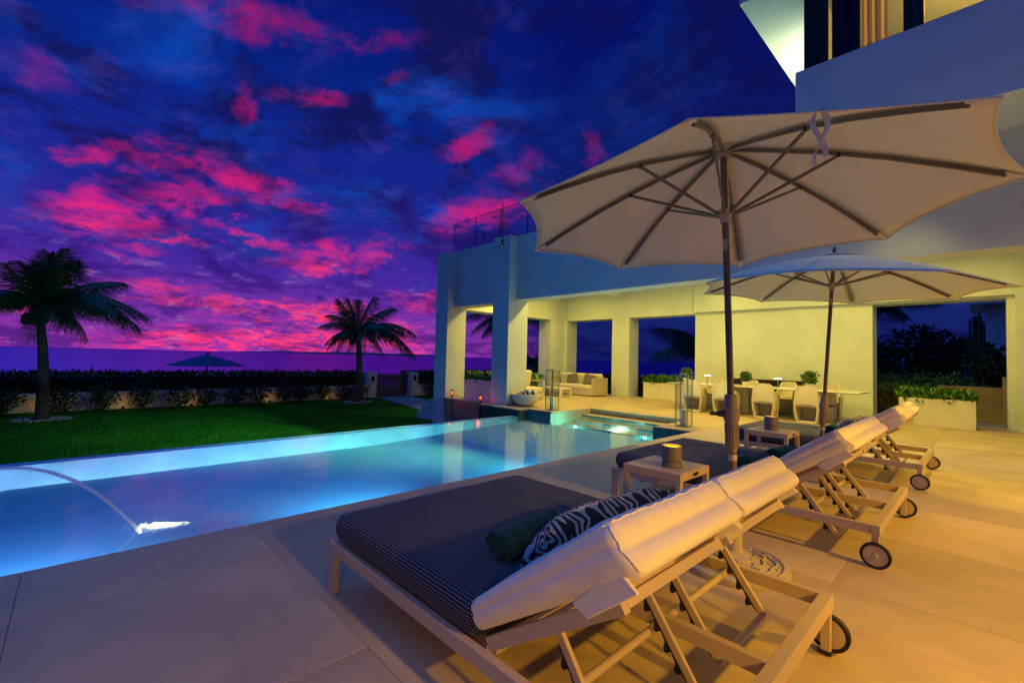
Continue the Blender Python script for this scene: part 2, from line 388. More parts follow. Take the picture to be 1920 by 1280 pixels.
def sea_mat():
    m = bpy.data.materials.new('sea_water'); m.use_nodes = True; g = NT(m.node_tree); b = m.node_tree.nodes['Principled BSDF']
    co = g.n('ShaderNodeNewGeometry').outputs['Position']
    v = g.vm('MULTIPLY', co, (1.0, .35, 1.0))
    h = g.m('ADD', g.noise(v, .22, 5, .62, .5), g.m('MULTIPLY', g.noise(v, .03, 4, .6, .3), 3.0))
    bp = g.n('ShaderNodeBump'); bp.inputs['Strength'].default_value = .8; bp.inputs['Distance'].default_value = 1.6; g.put(bp.inputs['Height'], h)
    m.node_tree.nodes.remove(b)
    df = g.n('ShaderNodeBsdfDiffuse'); df.inputs[0].default_value = (.03, .004, .22, 1); g.put(df.inputs['Normal'], bp.outputs[0])
    gl = g.n('ShaderNodeBsdfGlossy'); gl.inputs[0].default_value = (.62, .26, 1.0, 1); gl.inputs['Roughness'].default_value = .20; g.put(gl.inputs['Normal'], bp.outputs[0])
    mx = g.n('ShaderNodeMixShader'); mx.inputs[0].default_value = .72; g.put(mx.inputs[1], df.outputs[0]); g.put(mx.inputs[2], gl.outputs[0])
    g.put(m.node_tree.nodes['Material Output'].inputs[0], mx.outputs[0]); return m
M['sea'] = sea_mat()

def basin_mat():
    m = bpy.data.materials.new('pool_plaster'); m.use_nodes = True; g = NT(m.node_tree); b = m.node_tree.nodes['Principled BSDF']
    co = g.n('ShaderNodeNewGeometry').outputs['Position']
    f = g.noise(co, 1.1, 5, .6, .5)
    g.put(b.inputs['Base Color'], g.mix(g.mr(f, .3, .7), (.15, .48, .78), (.22, .58, .86))); b.inputs['Roughness'].default_value = .7
    return m
M['basin'] = basin_mat()
M['slate'] = mat('dark_wall_tile', (.05, .06, .065), .4, var=.3, vscale=8)
M['weir'] = mat('lit_weir_plaster', (.29, .40, .45), .7, var=.15, vscale=2)  # whiter than the basin: whiter light painted into the far wall
M['tealtile'] = mat('teal_pool_tile', (.02, .13, .17), .25, var=.25, vscale=18, bump=.05, bscale=30)
M['palet'] = mat('pale_pool_tile', (.42, .38, .28), .4, var=.12, vscale=12)

def dots_mat():
    m = bpy.data.materials.new('navy_dotted_fabric'); m.use_nodes = True; g = NT(m.node_tree); b = m.node_tree.nodes['Principled BSDF']
    uv = g.n('ShaderNodeUVMap').outputs[0]
    sx = g.n('ShaderNodeSeparateXYZ'); g.put(sx.inputs[0], g.vm('SCALE', uv, 1/.0125))
    u, v = sx.outputs[0], sx.outputs[1]
    row = g.m('FLOOR', v)
    uo = g.m('ADD', u, g.m('MULTIPLY', g.m('MODULO', row, 2.0), .5))
    du = g.m('SUBTRACT', g.m('FRACT', uo), .5); dv = g.m('SUBTRACT', g.m('FRACT', v), .5)
    r = g.m('SQRT', g.m('ADD', g.m('MULTIPLY', du, du), g.m('MULTIPLY', g.m('MULTIPLY', dv, dv), 1.6)))
    k = g.mr(r, .17, .28, 1.0, 0.0)
    co = g.n('ShaderNodeTexCoord').outputs['Object']; f = g.noise(co, 2.5, 4, .6)
    navy = g.mix(f, (.004, .006, .024), (.009, .012, .042))
    g.put(b.inputs['Base Color'], g.mix(k, navy, (.38, .39, .44))); b.inputs['Roughness'].default_value = .85
    return m
M['dots'] = dots_mat()

def scroll_mat(name, scale, lo=(.012, .013, .02), hi=(.55, .50, .43), thr=.5):
    m = bpy.data.materials.new(name); m.use_nodes = True; g = NT(m.node_tree); b = m.node_tree.nodes['Principled BSDF']
    co = g.n('ShaderNodeTexCoord').outputs['Object']
    sx = g.n('ShaderNodeSeparateXYZ'); g.put(sx.inputs[0], co)
    # a repeat mirrored about its middle, as woven scrollwork is
    cb = g.n('ShaderNodeCombineXYZ')
    g.put(cb.inputs[0], g.m('PINGPONG', g.m('ADD', sx.outputs[0], .5), .17)); g.put(cb.inputs[1], g.m('PINGPONG', g.m('ADD', sx.outputs[1], 5.0), .13)); g.put(cb.inputs[2], g.m('MULTIPLY', sx.outputs[2], .6))
    p = cb.outputs[0]
    w = g.vm('SUBTRACT', g.noise(p, scale*.55, 1.5, .4, 0, 1), (.5, .5, .5))
    q = g.vm('ADD', p, g.vm('SCALE', w, .20))
    wv = g.n('ShaderNodeTexWave', wave_type='RINGS', rings_direction='Z'); g.put(wv.inputs['Vector'], q)
    wv.inputs['Scale'].default_value = scale*.62; wv.inputs['Distortion'].default_value = 2.2; wv.inputs['Detail'].default_value = 1.0; wv.inputs['Detail Scale'].default_value = 1.2
    k = g.mr(wv.outputs['Fac'], thr-.03, thr+.03)
    g.put(b.inputs['Base Color'], g.mix(k, lo, hi)); b.inputs['Roughness'].default_value = .85; return m
M['scroll'] = scroll_mat('black_cream_scroll_fabric', 15)
M['scrollsmall'] = scroll_mat('black_cream_small_scroll', 26, hi=(.36, .33, .29), thr=.72)
def stripe_mat():
    m = bpy.data.materials.new('navy_white_stripe'); m.use_nodes = True; g = NT(m.node_tree); b = m.node_tree.nodes['Principled BSDF']
    co = g.n('ShaderNodeTexCoord').outputs['Object']; sx = g.n('ShaderNodeSeparateXYZ'); g.put(sx.inputs[0], co)
    k = g.mr(g.m('PINGPONG', g.m('ADD', sx.outputs[0], 3.0), .055), .024, .030)
    g.put(b.inputs['Base Color'], g.mix(k, (.012, .016, .07), (.66, .66, .66))); b.inputs['Roughness'].default_value = .95; return m
M['stripe'] = stripe_mat()

def jitter(o, amp, sc_, seed=0):
    me = o.data
    for v in me.vertices:
        p = v.co*sc_ + Vector((seed*3.1, seed*1.7, seed))
        v.co += v.normal*noise.noise(p)*amp
    return o

# ================================================================== SETTING
def slab(name, x0, x1, y0, y1, z, m, kind='structure', nx=1, ny=1):
    b = MB()
    for j in range(ny+1):
        for i in range(nx+1): b.v.append((x0+(x1-x0)*i/nx, y0+(y1-y0)*j/ny, z))
    for j in range(ny):
        for i in range(nx): b.f.append((j*(nx+1)+i, j*(nx+1)+i+1, (j+1)*(nx+1)+i+1, (j+1)*(nx+1)+i))
    return tag(b.build(name, m), kind=kind)

ZL, ZW = -.82, -.16
IX, NX, PY = -7.70, -3.57, 7.86          # infinity edge, near pool edge, pool end wall
RX0, RX1, RY = -6.90, -4.33, 9.36        # stair recess
# sea, beach, lawn
sea = slab('sea', -30000, -36, -30000, 30000, -5.0, M['sea'])
M['sand'] = mat('sand', (.30, .25, .19), .9, bump=.3, bscale=3, var=.2)
beach = slab('beach', -40, -22.2, -60, 90, -1.7, M['sand'])
lb = MB(); lb.box(-22.2, -8.06, -40, 60, -2.2, ZL); lb.box(-8.06, 60, 13.9, 60, -2.2, ZL+.001)
lawn = tag(lb.build('lawn', M['lawn']), kind='structure')
rg = random.Random(77); gv = []; gf = []
for _ in range(60000):
    gx_ = -8.2-10.6*rg.random()**1.1; gy_ = rg.uniform(-2.2, 9.6)
    if noise.noise(Vector((gx_*.8, gy_*.8, 1.0)))*.6+noise.noise(Vector((gx_*3, gy_*3, 2.0)))*.4 < rg.uniform(-.6, .35): continue
    a = rg.uniform(0, PI); w = .006; h = rg.uniform(.025, .075); n0 = len(gv)
    gv += [(gx_-w*math.cos(a), gy_-w*math.sin(a), ZL), (gx_+w*math.cos(a), gy_+w*math.sin(a), ZL), (gx_+rg.gauss(0, .02), gy_+rg.gauss(0, .02), ZL+h)]; gf.append((n0, n0+1, n0+2))
M['blade'] = leafmat('grass_blade', (.010, .10, .003), (.020, .24, .006), .8)
gme = bpy.data.meshes.new('grass'); gme.from_pydata(gv, [], gf); gme.materials.append(M['blade'])
tag(link(bpy.data.objects.new('grass', gme)), 'short green grass of the lawn beyond the pool', 'grass', kind='stuff')
hl = MB()
for i in range(41):
    t = i/40; az = R_(-78+28*t); D = 11000
    h = 70*(math.sin(PI*min(1, t*1.05))**.8)*(.75+.35*noise.noise(Vector((t*5, 0, 3)))) + 2
    for (dd, hh) in ((0, 0), (500, h), (1400, h*.8), (1900, 0)):
        hl.v.append(((D+dd)*math.sin(az), (D+dd)*math.cos(az), -6+hh))
for i in range(40):
    for k in range(3): hl.f.append((i*4+k, (i+1)*4+k, (i+1)*4+k+1, i*4+k+1))
M['hill'] = mat('haze_tinted_headland', (.14, .06, .22), .9)  # purple base colour stands in for distance haze
tag(hl.build('hills', M['hill'], smooth='all'), kind='structure')
path = MB(); path.v = [(-20.3, 10.5, ZL+.02), (-20.3, 12.2, ZL+.02), (-12.2, 10.6, ZL+.02), (-12.2, 8.9, ZL+.02), (-20.3, 10.5, ZL-.1), (-20.3, 12.2, ZL-.1), (-12.2, 10.6, ZL-.1), (-12.2, 8.9, ZL-.1)]
path.f = [(0, 3, 2, 1), (0, 1, 5, 4), (1, 2, 6, 5), (2, 3, 7, 6), (3, 0, 4, 7)]
M['pathstone'] = mat('path_stone', (.26, .24, .24), .7, bump=.2, bscale=12, var=.2)
pth = tag(path.build('path', M['pathstone']), kind='structure')

# deck: grout bed + tiles
gb = MB()
gb.box(NX+.02, 7, -5, PY+.02, -.5, -.012); gb.box(RX1+.02, 7, PY+.02, RY+.02, -.5, -.012); gb.box(-11.15, 7, RY+.02, 13.95, -.5, -.012)
gb.box(-11.15, RX0-.02, PY+.06, RY+.02, -.5, -.012); gb.box(-9.12, -7.68, 7.62, PY+.06, -.5, -.012)
deck = tag(gb.build('deck', M['grout']), kind='structure')
tile_cache = {}
def tile(x0, x1, y0, y1, z=0.0, th=.03, parent=None, m=None, name='tile'):
    g = .0008
    w, d = round(x1-x0-2*g, 4), round(y1-y0-2*g, 4)
    key = (w, d, th, name)
    dz = random.uniform(-.0006, .0006)
    if key not in tile_cache:
        b = MB(); c = .002
        vs = []
        for zz, i in ((-th, 0), (-c, 0), (0, c)):
            vs += [(-w/2+i, -d/2+i, zz), (w/2-i, -d/2+i, zz), (w/2-i, d/2-i, zz), (-w/2+i, d/2-i, zz)]
        b.add(vs, [(8, 9, 10, 11)] + [(a*4+k, a*4+(k+1) % 4, (a+1)*4+(k+1) % 4, (a+1)*4+k) for a in (0, 1) for k in range(4)])
        o = b.build(name, m or M['tile'], parent)
        tile_cache[key] = o
    else:
        o = tile_cache[key].copy(); COL.objects.link(o); o.parent = parent
    o.location = ((x0+x1)/2, (y0+y1)/2, z+dz); return o
TX, TY = 1.17, 1.08
xs = [NX, -2.95, -1.78, -.61, .56, 1.73, 2.90, 4.07, 5.24]
ys = [-3.4+TY*i for i in range(16)]
ys = [v for v in ys if v < 13.0] + [13.95]
for i in range(len(xs)-1):
    for j in range(len(ys)-1): tile(xs[i], xs[i+1], ys[j], ys[j+1], parent=deck)
pys = [RY, 10.44, 11.52, 12.60, 13.95]
pxs = [-11.15, -9.98, -8.81, -7.64, RX0, -5.64, RX1, NX]
for j in range(4):
    for i in range(7): tile(pxs[i], pxs[i+1], pys[j], pys[j+1], parent=deck)
for (a, b_) in ((-11.15, -9.98), (-9.98, -8.81), (-8.81, -7.64), (-7.64, RX0)): tile(a, b_, PY+.04, 8.62, parent=deck); tile(a, b_, 8.62, RY, parent=deck)
tile(RX1, NX, PY, 8.62, parent=deck); tile(RX1, NX, 8.62, RY, parent=deck)
tile(-9.14, -8.40, 7.60, PY+.04, parent=deck); tile(-8.40, -7.64, 7.60, PY+.04, parent=deck)
# access hatch in the floor
hx = MB()
for a in ((-.66, -.19, 12.52, 12.532), (-.66, -.648, 12.30, 12.532), (-.202, -.19, 12.30, 12.532)): hx.box(a[0], a[1], a[2], a[3], -.005, .0035)
hx.box(-.44, -.41, 12.40, 12.43, -.005, .004)
hx.build('floor_hatch', M['darkmetal'], deck)

# pool basin
def zfl(y): return -.62 if y < -.5 else max(-.43, -.62 + .042*(y+.5))
pb = MB()
yy = [-5, -2, -.5, 1, 2.5, 4, 6, PY]
for k in range(len(yy)-1):
    a, c = yy[k], yy[k+1]
    pb.add([(IX, a, zfl(a)), (NX+.02, a, zfl(a)), (NX+.02, c, zfl(c)), (IX, c, zfl(c))], [(0, 1, 2, 3)])
    pb.add([(NX+.02, a, zfl(a)), (NX+.02, c, zfl(c)), (NX+.02, c, -.032), (NX+.02, a, -.032)], [(0, 1, 2, 3)])
wf = MB()
for k in range(len(yy)-1):
    a, c = yy[k], yy[k+1]; wf.add([(IX, a, zfl(a)), (IX, c, zfl(c)), (IX, c, ZW-.012), (IX, a, ZW-.012)], [(0, 1, 2, 3)])
pb.add([(IX, -5, -.7), (NX+.02, -5, -.7), (NX+.02, -5, 0), (IX, -5, 0)], [(0, 1, 2, 3)])
pb.box(IX-.2, IX-.004, -5, PY-.02, -1.6, ZW-.012)                        # infinity weir wall
pb.box(-8.10, IX-.2, -5, 7.3, -1.6, ZL-.05)
for (a, b_) in ((IX, RX0), (RX1, NX+.02)): pb.add([(a, PY, -.7), (b_, PY, -.7), (b_, PY, -.30), (a, PY, -.30)], [(0, 1, 2, 3)])
basin = tag(pb.build('pool_basin', M['basin']), kind='structure')
wf.build('weir_face', M['weir'], basin)
# waterline tiles
def vtile(p, q, z0, z1, m, nrm, n):
    p = Vector(p); q = Vector(q)
    for i in range(n):
        a = p.lerp(q, (i+.02)/n); b_ = p.lerp(q, (i+.98)/n); nv = Vector(nrm)*random.uniform(.012, .0145)
        vs = []
        for off in (Vector((0, 0, 0)), nv):
            vs += [(a.x+off.x, a.y+off.y, z0), (b_.x+off.x, b_.y+off.y, z0), (b_.x+off.x, b_.y+off.y, z1), (a.x+off.x, a.y+off.y, z1)]
        MB().add(vs, [(4, 5, 6, 7), (0, 1, 5, 4), (1, 2, 6, 5), (2, 3, 7, 6), (3, 0, 4, 7)]).build('waterline_tile', m, basin)
vtile((IX+.06, PY, 0), (RX0, PY, 0), -.30, -.034, M['tealtile'], (0, -1, 0), 5)
vtile((RX1, PY, 0), (NX, PY, 0), -.30, -.034, M['tealtile'], (0, -1, 0), 5)
vtile((RX0, PY-.012, 0), (RX0, RY, 0), -.22, -.034, M['palet'], (1, 0, 0), 9)
vtile((RX1, RY, 0), (RX1, PY-.012, 0), -.30, -.034, M['tealtile'], (-1, 0, 0), 9)
rw = MB(); rw.box(RX0, RX1, RY, RY+.02, -.30, -.034); rw.build('recess_back_wall', M['brownstone'], basin)
for k, (ya, yb, z) in enumerate(((9.02, RY, -.135), (8.66, 9.02, -.225), (8.28, 8.66, -.30), (PY, 8.28, -.36))):
    MB().box(RX0, RX1, ya, yb, -.8, z).build('pool_step', M['palet'], basin)
    MB().box(RX0+.01, RX1-.01, ya-.006, ya-.0015, z-.034, z-.004).build('step_edge_tile', M['tealtile'], basin)
MB().box(RX0-.0, RX1, PY+.3, RY+.3, -1, -.75).build('recess_floor', M['basin'], basin)
# outside face of the pool platform beside the stair
pf = MB(); pf.box(-9.16, -7.66, 7.61, 7.63, -.9, -.032); pf.box(-7.68, -7.66, 7.63, PY+.05, -.9, -.032)
pf.build('platform_wall', M['slate'], basin)
# water sheet
wb = MB(); 
wb.add([(IX-.012, -5, ZW), (NX+.01, -5, ZW), (NX+.01, PY-.016, ZW), (IX-.012, PY-.016, ZW)], [(0, 1, 2, 3)])
wb.add([(RX0+.015, PY-.016, ZW), (RX1-.015, PY-.016, ZW), (RX1-.015, 9.35, ZW), (RX0+.015, 9.35, ZW)], [(0, 1, 2, 3)])
wb.add([(IX-.0125, -5, ZW), (IX-.0125, PY-.03, ZW), (IX-.206, PY-.03, ZW-.06), (IX-.206, -5, ZW-.06)], [(0, 1, 2, 3)])
pwater = tag(wb.build('pool_water', M['water']), kind='structure')
# pool lamps on the near wall
for i, y in enumerate((-3.2, -.4, 2.2, 4.6, 6.8)):
    f = MB().lathe([(.001, .0), (.09, .0), (.10, -.012), (.10, -.02)], 16).build('pool_lamp', M['poollens'], basin)
    f.location = (NX+.0, y, -.40); f.rotation_euler = (0, R_(-90), 0)
    lamp('pool_light', 'SPOT', (NX-.04, y, -.36), P_POOL*(1.1 if y < 3 else 1.05), ((.36, .50, 1.0), (.34, .56, 1.0), (.26, .74, 1.0), (.10, .88, .98), (.06, .92, .82))[i], basin, .08, (-1, 0, -.66), R_(112), .95)
f = MB().lathe([(.001, .012), (.035, .010), (.042, 0)], 16).build('step_lamp', M['poollens'], basin); f.location = (-5.55, 8.64, -.27); f.rotation_euler = (R_(90), 0, 0)
lamp('step_light', 'POINT', (-5.55, 8.5, -.22), 15.0, (.45, 1.0, .80), basin, .05)
for x in (-6.5, -4.75):  # side pair of lamps added to turn the recess turquoise
    f = MB().lathe([(.001, .008), (.028, .007), (.034, 0)], 14).build('step_lamp', M['poollens'], basin); f.location = (x, 8.272, -.33); f.rotation_euler = (R_(90), 0, 0)
    lamp('step_light', 'POINT', (x, 8.12, -.25), 16, (.12, 1.0, .78), basin, .06)

# water jet arcing into the pool
jp = []
for i in range(28):
    t = i/27; y = -1.25 + 1.66*t; z = .402 - .56*((y+.33)/.72)**2 if y > -.33 else .402-.30*((y+.33)/.92)**2
    jp.append((-4.455, y, z))
jet = thing('water_jet', 'thin arc of water falling into the blue pool near its deck edge', 'water jet')
jo = MB().tube(jp, [.007+.006*i/27 for i in range(28)], 8)
def jetmat():
    m = bpy.data.materials.new('jet_water'); m.use_nodes = True; g = NT(m.node_tree); m.node_tree.nodes.clear()
    a = g.n('ShaderNodeBsdfTransparent'); a.inputs[0].default_value = (.95, .95, 1, 1); b = g.n('ShaderNodeBsdfTranslucent'); b.inputs[0].default_value = (.85, .88, 1, 1); c = g.n('ShaderNodeBsdfDiffuse'); c.inputs[0].default_value = (.85, .88, 1, 1)
    x1 = g.n('ShaderNodeMixShader'); x1.inputs[0].default_value = .5; g.put(x1.inputs[1], b.outputs[0]); g.put(x1.inputs[2], c.outputs[0])
    x2 = g.n('ShaderNodeMixShader'); x2.inputs[0].default_value = .75; g.put(x2.inputs[1], a.outputs[0]); g.put(x2.inputs[2], x1.outputs[0])
    o = g.n('ShaderNodeOutputMaterial'); g.put(o.inputs[0], x2.outputs[0]); return m
M['jet'] = jetmat()
def foammat():
    m = bpy.data.materials.new('foam'); m.use_nodes = True; g = NT(m.node_tree); m.node_tree.nodes.clear()
    a = g.n('ShaderNodeBsdfDiffuse'); a.inputs[0].default_value = (.9, .92, .88, 1); b = g.n('ShaderNodeBsdfTranslucent'); b.inputs[0].default_value = (.95, .95, .9, 1)
    mx = g.n('ShaderNodeMixShader'); mx.inputs[0].default_value = .6; g.put(mx.inputs[1], a.outputs[0]); g.put(mx.inputs[2], b.outputs[0])
    tr = g.n('ShaderNodeBsdfTransparent'); ps = g.n('ShaderNodeNewGeometry').outputs['Position']; sp_ = g.n('ShaderNodeSeparateXYZ'); g.put(sp_.inputs[0], ps)
    fz = g.m('MULTIPLY', g.mr(sp_.outputs[2], ZW, ZW+.012), g.mr(g.noise(ps, 38, 5, .65), .30, .58), clamp=True)
    m2 = g.n('ShaderNodeMixShader'); g.put(m2.inputs[0], fz); g.put(m2.inputs[1], tr.outputs[0]); g.put(m2.inputs[2], mx.outputs[0])
    o = g.n('ShaderNodeOutputMaterial'); g.put(o.inputs[0], m2.outputs[0]); return m
M['foam'] = foammat()
jo.build('arc', M['jet'], jet, smooth='all')
fo = MB(); rnf = random.Random(4); NA, NB = 34, 16
for i in range(NA+1):
    u = i/NA; hw = .012+.062*math.sin(PI*min(1, u*1.02+.02))**.8*(1-.45*u); xc = -4.462+.115*u**1.2
    for j in range(NB+1):
        v = j/NB*2-1; y = .385+.36*u; x = xc+v*hw*(1+.5*noise.noise(Vector((u*9, v*2, 3))))
        h = max(0, 1-v*v)**.6*(.034*(1-u)**1.6+.010)*(.75+.9*noise.noise(Vector((x*42, y*42, 1))))*min(1, (1-u)*5)*min(1, u*9+.3)
        fo.v.append((x, y+.02*noise.noise(Vector((u*6, v*3, 7))), ZW+.001+max(0, h)))
for i in range(NA):
    for j in range(NB): fo.f.append((i*(NB+1)+j, (i+1)*(NB+1)+j, (i+1)*(NB+1)+j+1, i*(NB+1)+j+1))
for i in range(150):
    fo.ball((-4.455+rnf.gauss(.01, .05), .41+rnf.gauss(0.02, .06), ZW+abs(rnf.gauss(0, .035))), rnf.uniform(.001, .0035), 5, 3)
foam = fo.build('splash', M['foam'], jet, smooth='all'); foam['kind'] = 'stuff'

lamp('jet_glow', 'POINT', (-4.42, .53, ZW-.10), 4.5, (1.0, .92, .62), jet, .03)

# ================================================================== PAVILION
pav = thing('pavilion', 'open white poolside pavilion with square columns and warm lit interior', 'building')
BT, BB = 4.40, 2.72
def pbox(name, *a, m=None, bevel=.006, parent=None):
    return MB().box(*a).build(name, m or M['plaster'], parent or pav, bevel=bevel)
pbox('column', -9.12, -8.50, 7.975, 8.68, -.9, BT)
pbox('column', -11.78, -11.17, 7.975, 8.68, -1.0, BT-.03)
pbox('front_beam', -8.50, 6.5, 8.232, 8.70, BB, BT+.01)
pbox('parapet', -11.17, -9.12, 8.232, 8.70, 2.70, BT+.012)
pbox('side_lintel', -11.775, -11.175, 8.68, 13.45, 2.66, BT)
pbox('corner_pier', -11.78, -11.06, 13.45, 14.06, -.9, BT)
pbox('side_pier', -11.775, -11.175, 12.66, 13.448, -.9, 2.658)
pbox('pier', -9.04, -8.36, 13.45, 14.05, 0, 2.66)
pbox('wall_panel', -6.10, -1.86, 13.47, 14.05, 0, 2.66)
pbox('right_pier', .27, .40, 13.46, 14.05, 0, 2.66)
pbox('right_wall', .385, 6.5, 13.26, 14.05, 0, 3.9)
pbox('back_lintel', -11.05, .384, 13.452, 14.05, 2.662, 3.9)
pbox('wall_fascia', -6.10, .384, 13.35, 13.449, 2.70, 3.9)
ceil = pbox('ceiling', -11.17, 6.5, 8.702, 13.449, 3.60, 4.30)
pbox('ceiling_beam', -8.82, -8.48, 8.702, 13.448, 3.33, 3.598)
pbox('terrace_wall', -11.168, -9.122, 8.06, 8.12, -.95, -.033)
pbox('wall_socket', -8.72, -8.60, 13.44, 13.449, .36, .44, m=M['planter'], bevel=.003)
for (x, y) in ((-9.9, 9.9), (-9.9, 12.0), (-7.4, 9.6), (-7.4, 11.8), (-4.9, 9.6), (-4.9, 12.2), (-2.6, 9.6), (-2.6, 12.0), (-.4, 9.6), (-.4, 12.0)):
    MB().lathe([(.055, 0), (.07, -.004), (.075, 0)], 18).build('downlight_trim', M['steel'], ceil, loc=(x, y, 3.597))
    MB().lathe([(.001, -.002), (.054, -.002)], 16).build('downlight_lens', M['fix'], ceil, loc=(x, y, 3.597))
    lamp('downlight', 'AREA', (x, y, 3.585), P_PAV*(1.85 if y < 10 else .62), YEL, ceil, .11, (0, 0, -1))
# roof-terrace glass balustrade
bal = thing('glass_balustrade', 'frameless clear glass balustrade along the edge of the roof terrace', 'balustrade')
gx = [-11.42+1.07*i for i in range(10)]
for i in range(9): MB().box(gx[i]+.008, min(gx[i+1], -1.84)-.008, 8.30, 8.312, BT+.02, 5.30).build('glass_panel', M['balglass'], bal)
for i in range(4): MB().box(-11.43, -11.418, 8.32+1.2*i, 9.50+1.2*i, BT+.01, 5.30).build('glass_panel', M['balglass'], bal)
MB().box(-11.43, -1.84, 8.299, 8.313, 5.301, 5.312).build('top_rail', M['darkmetal'], bal)
MB().box(-11.431, -11.417, 8.314, 13.1, 5.301, 5.312).build('top_rail', M['darkmetal'], bal)
for i in range(1, 9): MB().box(gx[i]-.007, gx[i]+.007, 8.297, 8.315, BT+.02, 5.30).build('joint', M['darkmetal'], bal)
for i in range(0, 4): MB().box(-11.433, -11.415, 8.306+1.2*i, 8.318+1.2*i, BT+.02, 5.30).build('joint', M['darkmetal'], bal)
rod = thing('ball_rod', 'thin dark rod with a polished ball at its foot, on the front column', 'rod', (-8.79, 7.945, 4.14))
MB().ball((0, 0, 0), .068, 18, 12).build('ball', M['steel'], rod, smooth='all'); MB().tube([(0, .0, .06), (0, .0, 1.17)], .012, 8).build('shaft', M['darkmetal'], rod)
MB().box(-.02, .02, .0, .03, .10, .14).build('bracket', M['darkmetal'], rod)

# ================================================================== UPPER STOREY
up = thing('upper_storey', 'projecting upper storey with lit window and flat roof at top right', 'building')
UY = 7.09
pbox('wall', -1.82, 6.5, UY, UY+.30, 4.173, 5.28, parent=up)
pbox('soffit', -1.818, 6.5, UY+.302, 8.228, 4.19, 4.36, parent=up)
pbox('side_wall', -1.78, -1.60, 7.395, 12.0, BT+.012, 6.60, parent=up)
pbox('window_jamb', -1.745, -1.52, 7.20, 7.39, 5.285, 6.60, m=M['darkmetal'], parent=up)
pbox('roof', -2.54, 6.6, 7.00, 13.0, 6.603, 6.95, parent=up)
pbox('room_back', -1.59, 6.5, 9.6, 9.75, 4.4, 6.59, parent=up, m=M['plaster'])
pbox('room_floor', -1.59, 6.5, 7.40, 9.59, 4.42, 4.6, parent=up, m=M['wood'])
wn = MB(); wn.box(-1.52, 6.4, 7.20, 7.28, 5.283, 5.345); wn.box(-1.52, -1.47, 7.20, 7.28, 5.346, 6.58); wn.box(-.68, -.62, 7.20, 7.28, 5.346, 6.58); wn.box(-.55, -.49, 7.20, 7.28, 5.346, 6.58); wn.box(1.2, 1.3, 7.20, 7.28, 5.346, 6.58)
win = wn.build('window', M['black'], up)
MB().box(-1.468, -.682, 7.235, 7.243, 5.346, 6.57).build('pane', M['winglass'], win); MB().box(-.488, 1.198, 7.235, 7.243, 5.346, 6.57).build('pane', M['winglass'], win)
MB().box(-.618, -.552, 7.22, 7.26, 5.346, 6.57).build('mullion_cover', M['curtdark'], win)
def drape(x0, x1, y, m, n, amp):
    b = MB(); k = n*8
    for i in range(k+1):
        t = i/k; yv = y + amp*math.sin(2*PI*n*t) + amp*.4*math.sin(2*PI*n*.37*t+1)
        b.v += [(x0+(x1-x0)*t, yv, 4.61), (x0+(x1-x0)*t, yv, 6.58)]
    b.f = [(2*i, 2*i+2, 2*i+3, 2*i+1) for i in range(k)]
    return b.build('curtain', m, up, smooth='all')
drape(-1.46, -1.14, 7.42, M['curtdark'], 5, .03); drape(-1.13, -.86, 7.46, M['curtlight'], 3, .028)
pl = MB().lathe([(.10, 0), (.12, -.02), (.12, -.05), (.001, -.06)], 16).build('ceiling_lamp', M['fix'], up, loc=(.3, 8.5, 6.59))
lamp('room_light', 'POINT', (.3, 8.4, 6.3), P_ROOM, (1.0, .50, .08), up, .1)
# wall lamp on the terrace side of the upper storey
wl = MB(); wl.box(-1.90, -1.785, 9.0, 9.16, 5.55, 5.75)
wlo = wl.build('wall_lamp', M['darkmetal'], up, bevel=.01)
lamp('terrace_lamp', 'SPOT', (-1.93, 9.08, 5.78), P_FLOOD*.010, (1.0, .92, .45), up, .05, (-.55, 0, 1.0), R_(150), .7)
lamp('lawn_fill_light', 'SPOT', (-1.95, 9.08, 5.60), P_FLOOD, (.70, 1.0, .35), up, .06, (-1, -.50, -.92), R_(52), .9)  # added fill lamp, tinted green to brighten the lawn
# unseen house wing right of the deck, placed close to shape its sconces' light
wing = thing('house_wing', 'unseen white wall of the house wing along the right side of the deck', 'building')
MB().box(2.0, 2.4, -4.8, 7.085, -.4, 4.17).build('wall', M['plaster'], wing)
for (y, p, dy) in ((-1.7, .40, .46), (1.0, .80, .10), (3.3, 1.05, .08), (5.7, .92, .08)):
    s = MB().box(1.88, 1.997, y-.06, y+.06, 1.65, 1.95).build('wall_sconce', M['darkmetal'], wing, bevel=.006)
    MB().box(1.87, 1.879, y-.045, y+.045, 1.67, 1.93).build('sconce_lens', M['fix'], s)
    lamp('sconce_light', 'SPOT', (1.84, y, 1.80), P_SCON*p, AMB, s, .05, (-.72, dy, -.68), R_(78), .8)
for x in (-.6, 1.2):  # left lamp and trim added to warm the far umbrella's top
    s = MB().lathe([(.055, 0), (.07, -.004), (.075, 0)], 18).build('soffit_trim', M['steel'], up, loc=(x, 7.7, 4.188))
    lamp('soffit_light', 'SPOT', (x, 7.66, 4.17), P_SOF, (1.0, .70, .12), up, .05, (-.12, -.34, -1), R_(104), .8)

